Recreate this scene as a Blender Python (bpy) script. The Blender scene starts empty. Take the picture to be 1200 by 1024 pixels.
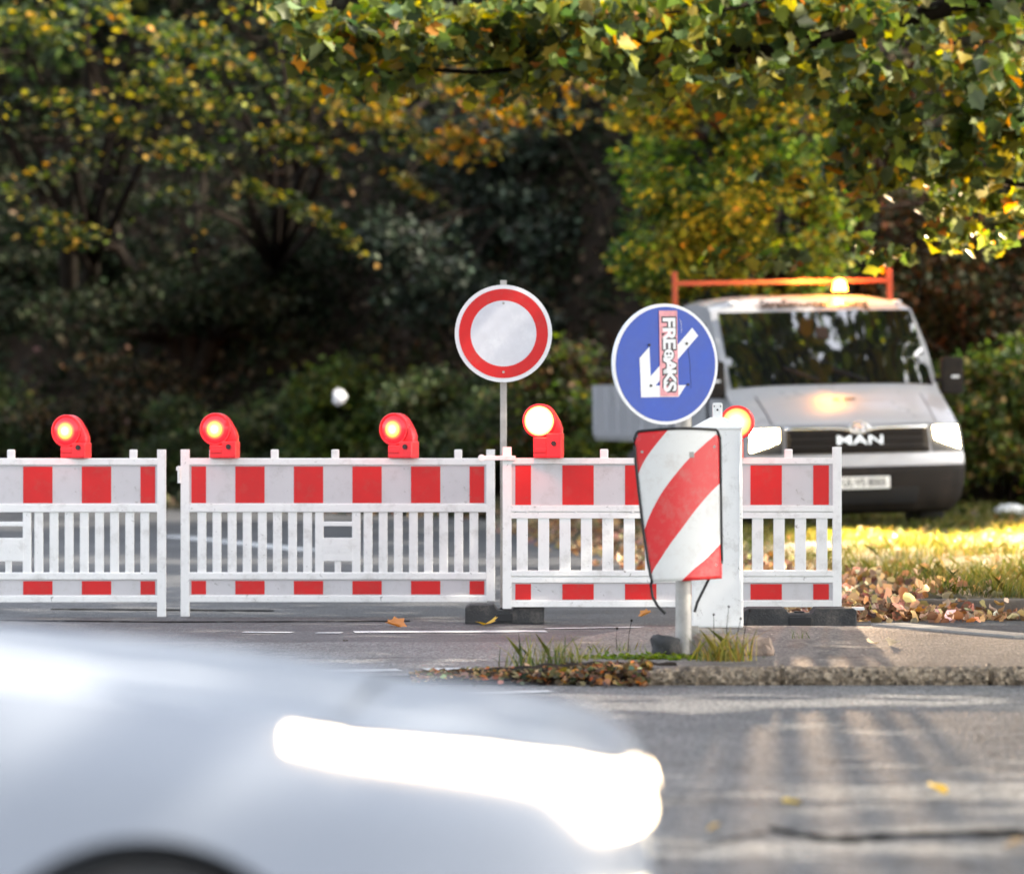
import bpy, bmesh, math, random
import numpy as np
from mathutils import Vector, Matrix

S = bpy.context.scene
COL = S.collection
PI = math.pi
R = math.radians
F = 5400.0          # focal length in photograph pixels (1200 wide)
H = 1.33            # eye height
HZ = 478.0          # row of the horizon

def P(px, py, Y):
    return Vector(((px-600)/F*Y, Y, H-(py-HZ)/F*Y))
def G(px, py, z=0.0):
    Y = F*(H-z)/(py-HZ)
    return Vector(((px-600)/F*Y, Y, z))

# ------------------------------------------------------------------ materials
def newmat(name):
    m = bpy.data.materials.new(name); m.use_nodes = True
    nt = m.node_tree
    return m, nt, nt.nodes['Principled BSDF'], nt.nodes['Material Output']

def N(nt, typ, **kw):
    n = nt.nodes.new(typ)
    for k, v in kw.items():
        if k in n.inputs: n.inputs[k].default_value = v
        else: setattr(n, k, v)
    return n

def ramp(nt, stops, interp='LINEAR'):
    r = nt.nodes.new('ShaderNodeValToRGB'); e = r.color_ramp
    e.interpolation = interp
    while len(e.elements) > 1: e.elements.remove(e.elements[0])
    e.elements[0].position = stops[0][0]; e.elements[0].color = (*stops[0][1], 1)
    for p, c in stops[1:]:
        x = e.elements.new(p); x.color = (*c, 1)
    return r

def mat(name, col, rough=.5, metal=0, var=.12, scale=6, bump=0, bscale=80, spec=.5, dirt=None, dscale=3, damt=.5, coat=0, spots=0):
    """plain surface with uneven tone, optional stains and bump"""
    m, nt, b, out = newmat(name); L = nt.links.new
    tc = N(nt, 'ShaderNodeTexCoord')
    n1 = N(nt, 'ShaderNodeTexNoise', Scale=scale, Detail=6, Roughness=.6)
    L(tc.outputs['Object'], n1.inputs['Vector'])
    lo = tuple(max(0, c*(1-var)) for c in col); hi = tuple(min(1, c*(1+var)) for c in col)
    r1 = ramp(nt, [(.3, lo), (.7, hi)]); L(n1.outputs['Fac'], r1.inputs['Fac'])
    cout = r1.outputs['Color']
    if dirt:
        n2 = N(nt, 'ShaderNodeTexNoise', Scale=dscale, Detail=8, Roughness=.75)
        L(tc.outputs['Object'], n2.inputs['Vector'])
        r2 = ramp(nt, [(.52, (0,0,0)), (.75, (damt,)*3)]); L(n2.outputs['Fac'], r2.inputs['Fac'])
        mx = N(nt, 'ShaderNodeMixRGB'); L(r2.outputs['Color'], mx.inputs['Fac'])
        L(cout, mx.inputs['Color1']); mx.inputs['Color2'].default_value = (*dirt, 1)
        cout = mx.outputs['Color']
    if spots:
        n4 = N(nt, 'ShaderNodeTexNoise', Scale=26, Detail=3, Roughness=.55, Distortion=1.5)
        L(tc.outputs['Object'], n4.inputs['Vector'])
        r4 = ramp(nt, [(.68, (0,0,0)), (.76, (spots,)*3)]); L(n4.outputs['Fac'], r4.inputs['Fac'])
        m4 = N(nt, 'ShaderNodeMixRGB'); L(r4.outputs['Color'], m4.inputs['Fac']); L(cout, m4.inputs['Color1'])
        m4.inputs['Color2'].default_value = (.16,.14,.12,1); cout = m4.outputs['Color']
    L(cout, b.inputs['Base Color'])
    b.inputs['Metallic'].default_value = metal
    b.inputs['Specular IOR Level'].default_value = spec
    b.inputs['Coat Weight'].default_value = coat
    if name == 'glass': b.inputs['IOR'].default_value = 2.1
    r3 = ramp(nt, [(.3, (rough*.85,)*3), (.75, (min(1, rough*1.2),)*3)])
    L(n1.outputs['Fac'], r3.inputs['Fac']); L(r3.outputs['Color'], b.inputs['Roughness'])
    if bump:
        n3 = N(nt, 'ShaderNodeTexNoise', Scale=bscale, Detail=4)
        L(tc.outputs['Object'], n3.inputs['Vector'])
        bp = N(nt, 'ShaderNodeBump', Strength=bump, Distance=.01)
        L(n3.outputs['Fac'], bp.inputs['Height']); L(bp.outputs['Normal'], b.inputs['Normal'])
    return m

def emat(name, col, strength):
    m, nt, b, out = newmat(name)
    b.inputs['Base Color'].default_value = (*col, 1)
    b.inputs['Emission Color'].default_value = (*col, 1)
    b.inputs['Emission Strength'].default_value = strength
    b.inputs['Roughness'].default_value = .15
    return m

def leafmat(name, trans=.45, rough=.45, spec=.4):
    m, nt, b, out = newmat(name); L = nt.links.new
    a = N(nt, 'ShaderNodeAttribute', attribute_name='Col')
    L(a.outputs['Color'], b.inputs['Base Color'])
    b.inputs['Roughness'].default_value = rough
    b.inputs['Specular IOR Level'].default_value = spec
    t = N(nt, 'ShaderNodeBsdfTranslucent')
    hs = N(nt, 'ShaderNodeHueSaturation', Saturation=1.15, Value=1.5); L(a.outputs['Color'], hs.inputs['Color'])
    L(hs.outputs['Color'], t.inputs['Color'])
    mx = N(nt, 'ShaderNodeMixShader', Fac=trans)
    L(b.outputs['BSDF'], mx.inputs[1]); L(t.outputs['BSDF'], mx.inputs[2]); L(mx.outputs['Shader'], out.inputs['Surface'])
    return m

M = {}
M['white_plastic'] = mat('white_plastic', (.82,.82,.80), .42, var=.04, dirt=(.42,.40,.36), dscale=7, damt=.65, scale=4, spots=.75)
M['grey_film'] = mat('grey_film', (.58,.565,.575), .35, var=.05, scale=3, dirt=(.4,.38,.36), dscale=9, damt=.6, spots=.7)
M['red_film'] = mat('red_film', (.62,.008,.008), .45, var=.10, scale=4, dirt=(.42,.08,.06), dscale=9, damt=.6, spots=.4)
M['black_rubber'] = mat('black_rubber', (.035,.035,.036), .75, var=.35, scale=12, bump=.4, dirt=(.16,.14,.12), dscale=7, damt=.8)
M['edge_rubber'] = mat('edge_rubber', (.012,.012,.013), .5)
M['zinc'] = mat('zinc', (.42,.40,.37), .5, metal=.35, var=.2, scale=14, dirt=(.28,.22,.16), dscale=6, damt=.6)
M['sign_white'] = mat('sign_white', (.80,.81,.83), .35, var=.04, dirt=(.55,.55,.55), dscale=12, damt=.3)
M['sign_grey'] = mat('sign_grey', (.60,.62,.67), .35, var=.06, scale=8, dirt=(.80,.82,.84), dscale=9, damt=.5)
M['sign_blue'] = mat('sign_blue', (.008,.062,.42), .4, var=.10, scale=7, dirt=(.02,.09,.44), dscale=20, damt=.5)
M['sticker_pink'] = mat('sticker_pink', (.78,.34,.37), .5, var=.2, scale=30)
M['ink'] = mat('ink', (.012,.012,.014), .5)
M['lamp_red'] = mat('lamp_red', (.75,.02,.03), .35, var=.08, spec=.5)
M['paint_white'] = mat('paint_white', (.41,.41,.43), .3, var=.03, scale=3, coat=.6, dirt=(.5,.47,.42), dscale=3, damt=.25)
M['car_paint'] = mat('car_paint', (.265,.29,.335), .5, var=.03, scale=2, coat=0)
M['dark_plastic'] = mat('dark_plastic', (.016,.013,.011), .75, spec=.2, var=.3, dirt=(.05,.038,.03), dscale=4, damt=.6)
M['glass'] = mat('glass', (.008,.008,.009), .03, var=0, spec=.9, coat=1)
M['chrome'] = mat('chrome', (.75,.75,.75), .2, metal=1, var=.05)
M['tyre'] = mat('tyre', (.02,.02,.02), .8, var=.3, dirt=(.08,.07,.06), dscale=8)
M['rim'] = mat('rim', (.35,.35,.36), .4, metal=.8)
M['orange_steel'] = mat('orange_steel', (.30,.055,.02), .4, var=.15, dirt=(.35,.1,.05), dscale=8, damt=.5)
M['alu_board'] = mat('alu_board', (.42,.43,.44), .4, metal=.5, var=.12, scale=9)
M['plate_white'] = mat('plate_white', (.72,.72,.70), .4)
M['bark'] = mat('bark', (.018,.014,.010), .95, spec=.1, var=.5, scale=12, bump=1.0, bscale=25)
M['twig_bark'] = mat('twig_bark', (.016,.011,.008), .9, spec=.1, var=.5, scale=10, bump=.6, bscale=40)
M['leaf'] = leafmat('leaf', .42, .52, .3)
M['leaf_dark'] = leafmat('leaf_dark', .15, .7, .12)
M['leaf_dry'] = leafmat('leaf_dry', .25, .6, .25)
M['grass'] = leafmat('grass', .4, .5, .3)
M['stone'] = mat('stone', (.30,.22,.17), .85, var=.35, scale=9, bump=.9, bscale=30, dirt=(.10,.09,.08), dscale=5, damt=.9)
M['line_white'] = mat('line_white', (.55,.56,.57), .6, var=.2, scale=9, bump=.3, dirt=(.10,.10,.10), dscale=9, damt=1.0)
M['tar'] = mat('tar', (.008,.008,.008), .95, var=.4, scale=8, spec=.08)
M['litter_white'] = mat('litter_white', (.75,.77,.80), .5, var=.1)
M['headlamp'] = emat('headlamp', (1.0,.78,.45), 26)
M['beacon'] = emat('beacon', (1.0,.36,.03), 11)

def asphalt(name, a, b_, c_, scale=1.0, bump=.6):
    m, nt, b, out = newmat(name); L = nt.links.new
    tc = N(nt, 'ShaderNodeTexCoord')
    v = N(nt, 'ShaderNodeTexVoronoi', Scale=95*scale); L(tc.outputs['Object'], v.inputs['Vector'])
    r = ramp(nt, [(0, a), (.45, b_), (1, c_)])
    L(v.outputs['Color'], r.inputs['Fac'])
    big = N(nt, 'ShaderNodeTexNoise', Scale=.55, Detail=9, Roughness=.7); L(tc.outputs['Object'], big.inputs['Vector'])
    rb = ramp(nt, [(.32, (.62,.62,.63)), (.5, (1,1,1)), (.72, (1.35,1.33,1.3))]); L(big.outputs['Fac'], rb.inputs['Fac'])
    mp = N(nt, 'ShaderNodeMapping'); L(tc.outputs['Object'], mp.inputs['Vector']); mp.inputs['Scale'].default_value = (.22, 1.3, 1)
    st = N(nt, 'ShaderNodeTexNoise', Scale=1.6, Detail=5); L(mp.outputs['Vector'], st.inputs['Vector'])
    rs = ramp(nt, [(.35, (.90,.90,.90)), (.65, (1.08,1.08,1.08))]); L(st.outputs['Fac'], rs.inputs['Fac'])
    m1 = N(nt, 'ShaderNodeMixRGB', blend_type='MULTIPLY', Fac=1); mpg = N(nt, 'ShaderNodeMapping'); L(tc.outputs['Object'], mpg.inputs['Vector']); mpg.inputs['Scale'].default_value = (1, .16, 1)
    v2 = N(nt, 'ShaderNodeTexVoronoi', Scale=80*scale); L(mpg.outputs['Vector'], v2.inputs['Vector'])
    r2_ = ramp(nt, [(0, (.45,.45,.45)), (.55, (1,1,1)), (.9, (1.25,1.24,1.22)), (1, (2.4,2.35,2.25))]); L(v2.outputs['Color'], r2_.inputs['Fac'])
    m0 = N(nt, 'ShaderNodeMixRGB', blend_type='MULTIPLY', Fac=.8); L(r.outputs['Color'], m0.inputs['Color1']); L(r2_.outputs['Color'], m0.inputs['Color2'])
    L(m0.outputs['Color'], m1.inputs['Color1']); L(rb.outputs['Color'], m1.inputs['Color2'])
    m2 = N(nt, 'ShaderNodeMixRGB', blend_type='MULTIPLY', Fac=1); L(m1.outputs['Color'], m2.inputs['Color1']); L(rs.outputs['Color'], m2.inputs['Color2'])
    # cracks
    mp2 = N(nt, 'ShaderNodeMapping'); L(tc.outputs['Object'], mp2.inputs['Vector']); mp2.inputs['Scale'].default_value = (.5, .5, .5)
    nz = N(nt, 'ShaderNodeTexNoise', Scale=3, Detail=6); L(mp2.outputs['Vector'], nz.inputs['Vector'])
    ad = N(nt, 'ShaderNodeMixRGB', blend_type='ADD', Fac=.6); L(mp2.outputs['Vector'], ad.inputs['Color1']); L(nz.outputs['Color'], ad.inputs['Color2'])
    vc = N(nt, 'ShaderNodeTexVoronoi', feature='DISTANCE_TO_EDGE', Scale=.7); L(ad.outputs['Color'], vc.inputs['Vector'])
    rc = ramp(nt, [(0, (.35,.35,.35)), (.012, (1,1,1))]); L(vc.outputs['Distance'], rc.inputs['Fac'])
    m3 = N(nt, 'ShaderNodeMixRGB', blend_type='MULTIPLY', Fac=1); L(m2.outputs['Color'], m3.inputs['Color1']); L(rc.outputs['Color'], m3.inputs['Color2'])
    L(m3.outputs['Color'], b.inputs['Base Color'])
    b.inputs['Roughness'].default_value = .62
    b.inputs['Specular IOR Level'].default_value = .45
    bp = N(nt, 'ShaderNodeBump', Strength=bump, Distance=.009); L(v2.outputs['Distance'], bp.inputs['Height'])
    L(bp.outputs['Normal'], b.inputs['Normal'])
    return m
M['asphalt'] = asphalt('asphalt', (.055,.055,.057), (.115,.115,.117), (.26,.255,.25))
M['asphalt_back'] = asphalt('asphalt_back', (.035,.036,.039), (.062,.064,.068), (.11,.11,.115), 1.2, .4)
M['island_asphalt'] = asphalt('island_asphalt', (.06,.052,.048), (.115,.10,.09), (.27,.24,.21), .9, .25)
M['kerb_stone'] = asphalt('kerb_stone', (.035,.026,.018), (.20,.15,.10), (.42,.34,.24), .55, 1.0)
M['soil'] = mat('soil', (.020,.014,.009), .95, spec=.1, var=.5, scale=6, bump=1, bscale=30)
M['verge_soil'] = mat('verge_soil', (.07,.06,.025), .95, var=.5, scale=5, bump=1, bscale=40, dirt=(.10,.07,.04), dscale=2, damt=.8)
M['pale_kerb'] = mat('pale_kerb', (.24,.23,.21), .8, var=.2, scale=12, bump=.5, dirt=(.22,.2,.17), dscale=6, damt=.7)
M['grey_kerb'] = mat('grey_kerb', (.13,.11,.09), .85, var=.3, scale=12, bump=.7, dirt=(.05,.05,.04), dscale=6, damt=.7)

# ------------------------------------------------------------------ mesh helpers
class MB:
    def __init__(s): s.bm = bmesh.new()
    def box(s, x0, x1, y0, y1, z0, z1, mt=None):
        c = ((x0+x1)/2, (y0+y1)/2, (z0+z1)/2)
        r = bmesh.ops.create_cube(s.bm, size=1)
        bmesh.ops.scale(s.bm, vec=(abs(x1-x0), abs(y1-y0), abs(z1-z0)), verts=r['verts'])
        bmesh.ops.translate(s.bm, vec=c, verts=r['verts'])
        if mt: bmesh.ops.transform(s.bm, matrix=mt, verts=r['verts'])
        return s
    def cyl(s, p0, p1, r0, r1=None, seg=16, caps=True):
        r1 = r0 if r1 is None else r1
        p0 = Vector(p0); p1 = Vector(p1); d = p1-p0
        q = d.to_track_quat('Z', 'Y').to_matrix().to_4x4()
        q.translation = (p0+p1)/2
        bmesh.ops.create_cone(s.bm, cap_ends=caps, segments=seg, radius1=r0, radius2=r1, depth=d.length, matrix=q)
        return s
    def sph(s, c, r, sc=(1,1,1), u=16, v=10):
        m = Matrix.Translation(c) @ Matrix.Diagonal((*sc, 1))
        bmesh.ops.create_uvsphere(s.bm, u_segments=u, v_segments=v, radius=r, matrix=m)
        return s
    def tube(s, pts, radii, seg=6):
        rings = []
        n = len(pts)
        for i, p in enumerate(pts):
            p = Vector(p)
            d = Vector(pts[min(i+1, n-1)])-Vector(pts[max(i-1, 0)])
            q = d.normalized().to_track_quat('Z', 'Y').to_matrix()
            rr = radii[i] if hasattr(radii, '__len__') else radii
            rings.append([s.bm.verts.new(p+q@Vector((rr*math.cos(2*PI*k/seg), rr*math.sin(2*PI*k/seg), 0))) for k in range(seg)])
        for a, b in zip(rings, rings[1:]):
            for k in range(seg):
                s.bm.faces.new((a[k], a[(k+1)%seg], b[(k+1)%seg], b[k]))
        s.bm.faces.new(rings[0][::-1]); s.bm.faces.new(rings[-1])
        return s
    def prism(s, poly, y0, y1, plane='xz'):
        """polygon extruded: (x,z) along y, or (x,y) along z"""
        def mk(p, t): return (p[0], t, p[1]) if plane == 'xz' else ((p[0], p[1], t) if plane == 'xy' else (t, p[0], p[1]))
        a = [s.bm.verts.new(mk(p, y0)) for p in poly]; b = [s.bm.verts.new(mk(p, y1)) for p in poly]
        n = len(poly)
        s.bm.faces.new(a[::-1]); s.bm.faces.new(b)
        for i in range(n): s.bm.faces.new((a[i], a[(i+1)%n], b[(i+1)%n], b[i]))
        return s
    def grid(s, fn, nu, nv):
        vs = [[s.bm.verts.new(fn(i/nu, j/nv)) for i in range(nu+1)] for j in range(nv+1)]
        for j in range(nv):
            for i in range(nu):
                s.bm.faces.new((vs[j][i], vs[j][i+1], vs[j+1][i+1], vs[j+1][i]))
        return s
    def build(s, name, m, parent=None, bevel=0, smooth=False, seg=2, weld=False):
        if weld:
            bmesh.ops.remove_doubles(s.bm, verts=s.bm.verts, dist=1e-4)
            bmesh.ops.dissolve_degenerate(s.bm, edges=s.bm.edges, dist=1e-4)
        bmesh.ops.recalc_face_normals(s.bm, faces=s.bm.faces)
        if bevel:
            es = [e for e in s.bm.edges if len(e.link_faces) == 2 and e.calc_face_angle(0) > .6]
            bmesh.ops.bevel(s.bm, geom=es, offset=bevel, segments=seg, affect='EDGES', profile=.6, clamp_overlap=True)
        me = bpy.data.meshes.new(name); s.bm.to_mesh(me); s.bm.free()
        if smooth:
            me.polygons.foreach_set('use_smooth', [True]*len(me.polygons))
            try: me.set_sharp_from_angle(angle=R(smooth if smooth is not True else 40))
            except Exception: pass
        me.materials.append(M[m] if isinstance(m, str) else m)
        o = bpy.data.objects.new(name, me); COL.objects.link(o)
        if parent: o.parent = parent
        return o

def tag(o, label=None, cat=None, group=None, kind=None):
    if label: o['label'] = label
    if cat: o['category'] = cat
    if group: o['group'] = group
    if kind: o['kind'] = kind
    return o
def thing(name, label, cat, loc=(0,0,0), rz=0, group=None):
    o = bpy.data.objects.new(name, None); COL.objects.link(o)
    o.empty_display_size = .2
    o.location = loc; o.rotation_euler = (0, 0, rz)
    return tag(o, label, cat, group)
def copy_tree(o, parent=None):
    c = o.copy(); COL.objects.link(c); c.parent = parent
    for ch in list(o.children): copy_tree(ch, c)
    return c

def text_mesh(name, body, size, m, parent, loc, rot, extrude=.002, offset=0, font_shear=0, align='CENTER', sx=1.0):
    cu = bpy.data.curves.new(name, 'FONT'); cu.body = body; cu.size = size
    cu.extrude = extrude; cu.offset = offset; cu.align_x = align; cu.align_y = 'CENTER'; cu.shear = font_shear
    t = bpy.data.objects.new(name+'_tmp', cu); COL.objects.link(t)
    dg = bpy.context.evaluated_depsgraph_get(); dg.update()
    me = bpy.data.meshes.new_from_object(t.evaluated_get(dg))
    bpy.data.objects.remove(t); bpy.data.curves.remove(cu)
    me.materials.clear(); me.materials.append(M[m])
    o = bpy.data.objects.new(name, me); COL.objects.link(o); o.parent = parent
    o.location = loc; o.rotation_euler = rot; o.scale = (sx, 1, 1)
    return o

def boolean_cut(o, cutters, solver='EXACT'):
    for c in cutters:
        md = o.modifiers.new('b', 'BOOLEAN'); md.object = c; md.operation = 'DIFFERENCE'; md.solver = solver
    dg = bpy.context.evaluated_depsgraph_get(); dg.update()
    me = bpy.data.meshes.new_from_object(o.evaluated_get(dg))
    o.modifiers.clear(); o.data = me
    for c in cutters: bpy.data.objects.remove(c)

# ------------------------------------------------------------------ leaves
LEAF = {
 'simple': ([(0,0,0), (.30,.42,.10), (0,1,.0), (-.30,.42,.10)], [(0,1,2), (0,2,3)]),
 'broad': ([(0,0,0), (.34,.22,.08), (.40,.58,.08), (0,1,-.05), (-.40,.58,.08), (-.34,.22,.08)], [(0,1,2,3), (0,3,4,5)]),
 'blade': ([(-.035,0,0), (.035,0,0), (0,1,.12)], [(0,1,2)]),
}
_h = [(.24,-.06), (.23,.10), (.46,.15), (.39,.33), (.50,.58), (.31,.62), (.19,.77)]
_v = [(0,0,0)]+[(x,y,.55*x*x-.22*y*y+.10*x) for x,y in _h]+[(0,1,-.24)]+[(-x,y,.55*x*x-.22*y*y+.10*x) for x,y in _h[::-1]]
LEAF['maple'] = (_v, [tuple(range(0,9)), (0,)+tuple(range(8,16))])

def leaf_object(name, C, size, pal, m, parent=None, shape='simple', up=.6, seed=0, spread=.12, hang=0.0, w=None):
    rng = np.random.default_rng(seed)
    C = np.asarray(C, float); n = len(C)
    size = np.broadcast_to(np.asarray(size, float), (n,))*rng.uniform(.6, 1.3, n)
    nr = rng.normal(size=(n,3)); nr /= np.linalg.norm(nr, axis=1)[:,None]
    nr[:,2] = nr[:,2]+up*1.2; nr /= np.linalg.norm(nr, axis=1)[:,None]
    r2 = rng.normal(size=(n,3)); r2[:,2] -= hang
    a = r2-(r2*nr).sum(1)[:,None]*nr; a /= np.linalg.norm(a, axis=1)[:,None]
    b = np.cross(a, nr)
    tv, tf = LEAF[shape]; tv = np.array(tv); k = len(tv)
    V = C[:,None,:]+size[:,None,None]*(tv[None,:,0,None]*b[:,None,:]+(tv[None,:,1,None]-.3)*a[:,None,:]+tv[None,:,2,None]*nr[:,None,:])
    V = V.reshape(-1, 3)
    lt = np.array([len(f) for f in tf]); flat = np.concatenate([np.array(f) for f in tf])
    loops = (np.arange(n)[:,None]*k+flat[None,:]).ravel()
    tot = np.tile(lt, n); start = np.concatenate([[0], np.cumsum(tot)[:-1]])
    me = bpy.data.meshes.new(name)
    me.vertices.add(len(V)); me.vertices.foreach_set('co', V.astype(np.float32).ravel())
    me.loops.add(len(loops)); me.loops.foreach_set('vertex_index', loops.astype(np.int32))
    me.polygons.add(len(tot)); me.polygons.foreach_set('loop_start', start.astype(np.int32)); me.polygons.foreach_set('loop_total', tot.astype(np.int32))
    me.update(calc_edges=True); me.polygons.foreach_set('use_smooth', np.ones(len(tot), dtype=bool))
    pal = np.array([p[:3] for p in pal]); ww = np.array(w if w is not None else [1]*len(pal), float); ww /= ww.sum()
    ci = rng.choice(len(pal), n, p=ww)
    c = pal[ci]*np.exp(rng.normal(0, spread*2, n))[:,None]*(1+rng.normal(0, spread*.6, (n,3)))
    c = np.clip(c, 0.002, 1); c4 = np.ones((n, k, 4)); c4[:,:,:3] = c[:,None,:]
    at = me.color_attributes.new('Col', 'FLOAT_COLOR', 'POINT'); at.data.foreach_set('color', c4.astype(np.float32).ravel())
    me.materials.append(M[m])
    o = bpy.data.objects.new(name, me); COL.objects.link(o)
    if parent: o.parent = parent
    return o

def blob_pts(rng, c, r, n, shell=.55):
    d = rng.normal(size=(n,3)); d /= np.linalg.norm(d, axis=1)[:,None]
    rad = rng.uniform(shell**3, 1, n)**(1/3)*rng.normal(1, .12, n)
    return np.array(c)[None,:]+d*rad[:,None]*np.array(r)[None,:]

THIN = [1.0]
def spray_pts(rng, c, r, n, sub=9):
    """uneven spray: small clusters inside an ellipsoid, so gaps stay between them"""
    cc = blob_pts(rng, c, np.array(r)*.85, sub, .1)
    k = rng.integers(0, sub, n)
    d = rng.normal(size=(n,3))*np.array(r)[None,:]*.27
    return cc[k]+d

def tree(name, label, base, tops, sprays, pal, leafsize, shape='simple', m='leaf', up=.6, seed=0, trunk_r=.16, w=None, hang=.2, cat='tree', lean=None, group=None, spread=.12):
    rng = np.random.default_rng(seed); rd = random.Random(seed)
    o = thing(name, label, cat, base, 0, group)
    b = Vector(base)
    tb = MB()
    def loc(v): return Vector(v)-b
    stems = []
    for tp in tops:
        tp = Vector(tp); pts = []
        for i in range(7):
            t = i/6; p = b.lerp(tp, t); k = math.sin(t*PI)*.18
            pts.append(p+Vector((rd.uniform(-1,1)*k, rd.uniform(-1,1)*k, 0)))
        stems.append(pts)
        tb.tube([loc(p)-Vector((0,0,.25 if i == 0 else 0)) for i, p in enumerate(pts)], [trunk_r*(1.25-.95*i/6) for i in range(7)], 10)
    tb.build('trunk', 'bark', o, smooth=60)
    br = MB(); P_ = []
    for (c, r, n) in sprays:
        c = Vector(c)
        st = min(stems, key=lambda s: min((p-c).length for p in s))
        cand = sorted(st[1:], key=lambda p: abs(p.z-(c.z-.35*math.hypot(p.x-c.x, p.y-c.y)*.6)))[0]
        mid = cand.lerp(c, .55)+Vector((rd.uniform(-.15,.15), rd.uniform(-.15,.15), .12))
        L_ = (c-cand).length
        br.tube([loc(cand), loc(mid), loc(c)], [min(trunk_r*.4, .015+L_*.012), .010+L_*.005, .006], 5)
        for q in range(3):
            e = c+Vector((rd.uniform(-1,1)*r[0]*.8, rd.uniform(-1,1)*r[1]*.8, rd.uniform(-.6,.3)*r[2]))
            br.tube([loc(mid.lerp(c, .3+.2*q)), loc(mid.lerp(e, .75)), loc(e)], [.009+L_*.002, .007, .004], 4)
        n = int(n*THIN[0]); q_ = spray_pts(rng, c, r, n, max(5, int(n/rng.uniform(25,60))))
        if THIN[0] < 1:
            dx = q_[:,0]-c.x; q_[:,2] += rng.uniform(-.35,.35)*dx-rng.uniform(.0,.4)*dx*dx/max(.3,r[0])+.10*np.sin(dx*5+c.x*7)
            q_ = q_[rng.random(len(q_)) < .55+.45*np.sin(q_[:,0]*3.7+q_[:,2]*5+c.z*3)]
        P_.append(q_)
    br.build('branches', 'twig_bark', o, smooth=60)
    pts = np.concatenate(P_)-np.array(base)[None,:]
    leaf_object('crown', pts, leafsize, pal, m, o, shape, up, seed+1, spread, hang, w)
    return o

# ------------------------------------------------------------------ world, sun, camera
SUN_EL, SUN_DIR = R(40), Vector((.97, -.12, 0)).normalized()
w = bpy.data.worlds.new('World'); S.world = w; w.use_nodes = True
wn = w.node_tree; bg = wn.nodes['Background']
sky = wn.nodes.new('ShaderNodeTexSky'); sky.sky_type = 'NISHITA'; sky.sun_disc = False
sky.sun_elevation = SUN_EL; sky.sun_rotation = math.atan2(SUN_DIR.x, SUN_DIR.y)
sky.air_density = 1.0; sky.dust_density = 3.0; sky.ozone_density = 1.0
hs_ = wn.nodes.new('ShaderNodeHueSaturation'); hs_.inputs['Saturation'].default_value = .42
wn.links.new(sky.outputs['Color'], hs_.inputs['Color']); wn.links.new(hs_.outputs['Color'], bg.inputs['Color']); bg.inputs['Strength'].default_value = .15
ld = bpy.data.lights.new('sun', 'SUN'); ld.energy = 2.6; ld.angle = R(.5); ld.color = (1, .90, .74)
lo = bpy.data.objects.new('sun', ld); COL.objects.link(lo)
dv = Vector((SUN_DIR.x*math.cos(SUN_EL), SUN_DIR.y*math.cos(SUN_EL), math.sin(SUN_EL)))
lo.rotation_euler = dv.to_track_quat('Z', 'Y').to_euler(); lo.location = (20, 10, 30)

cd = bpy.data.cameras.new('camera'); cam = bpy.data.objects.new('camera', cd); COL.objects.link(cam)
cam.location = (0, 0, H); cam.rotation_euler = (R(90), 0, 0)
cd.sensor_width = 36; cd.lens = 36*F/1200; cd.shift_y = -(512-HZ)/1200
cd.clip_start = .5; cd.clip_end = 500
cd.dof.use_dof = True; cd.dof.focus_distance = 26.6; cd.dof.aperture_fstop = 2.25
S.camera = cam
S.view_settings.view_transform = 'Standard'; S.view_settings.look = 'None'
S.view_settings.exposure = 2.12; S.view_settings.gamma = 1
S.cycles.max_bounces = 8; S.cycles.sample_clamp_indirect = 4
S.cycles.transparent_max_bounces = 4
S.cycles.use_denoising = True

# ------------------------------------------------------------------ terrain
TOE = [(-60,67), (-8,66.5), (-3,62.5), (0,58), (2,54.5), (4,52), (7,51), (60,50)]
def toeY(x):
    for (a, b), (c, d) in zip(TOE, TOE[1:]):
        if a <= x <= c: return b+(d-b)*(x-a)/(c-a)
    return TOE[0][1] if x < TOE[0][0] else TOE[-1][1]
def hz(x, y):
    d = y-toeY(x)
    if d < 0: return -.15
    z = .78*d if d < 15 else 11.7+.12*(d-15)
    z = min(z, .25*d+1.2*d*d/6) if d < 2.4 else z
    return z+.25*math.sin(x*.9+y*.4)*min(1, d/3)+.18*math.sin(x*2.3-y*1.1)*min(1, d/3)

def gsheet(name, x0, x1, y0, y1, z, m, nu=1, nv=1):
    o = MB().grid(lambda u, v: (x0+(x1-x0)*u, y0+(y1-y0)*v, z), nu, nv).build(name, m)
    return tag(o, kind='structure')
gsheet('ground', -250, 250, -40, 400, -.02, 'soil')
def road_edge(y):   # left edge of the verge (x) for a given distance
    pts = [(29.4,2.25), (33,1.9), (38,1.15), (48,.35), (58,-.6), (66,-3.0)]
    for (a, b), (c, d) in zip(pts, pts[1:]):
        if a <= y <= c: return b+(d-b)*(y-a)/(c-a)
    return pts[0][1] if y < pts[0][0] else pts[-1][1]
gsheet('road', -60, 60, -30, 26.2, 0, 'asphalt')
gsheet('side_road', -60, 60, 26.2, 68, 0, 'asphalt_back')

hill = MB().grid(lambda u, v: (-60+120*u, toeY(-60+120*u)-.6+v**1.5*55, hz(-60+120*u, toeY(-60+120*u)-.6+v**1.5*55)), 150, 50)
tag(hill.build('hillside', 'soil', smooth=60), kind='structure')

def vz(x, y):
    e = (x-road_edge(y))
    z = .10+.004*(y-30)+.02*math.sin(x*2.1+y*.7)+.015*math.sin(x*5.3-y*1.9)
    if e < .5: z = -.01+(z+.01)*max(0, e/.5)
    return z
vg = MB().grid(lambda u, v: (lambda y: (road_edge(y)+(22*u*u), y, vz(road_edge(y)+22*u*u, y)))(29.45+36*v), 60, 70)
tag(vg.build('verge', 'verge_soil', smooth=60), kind='structure')

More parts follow.
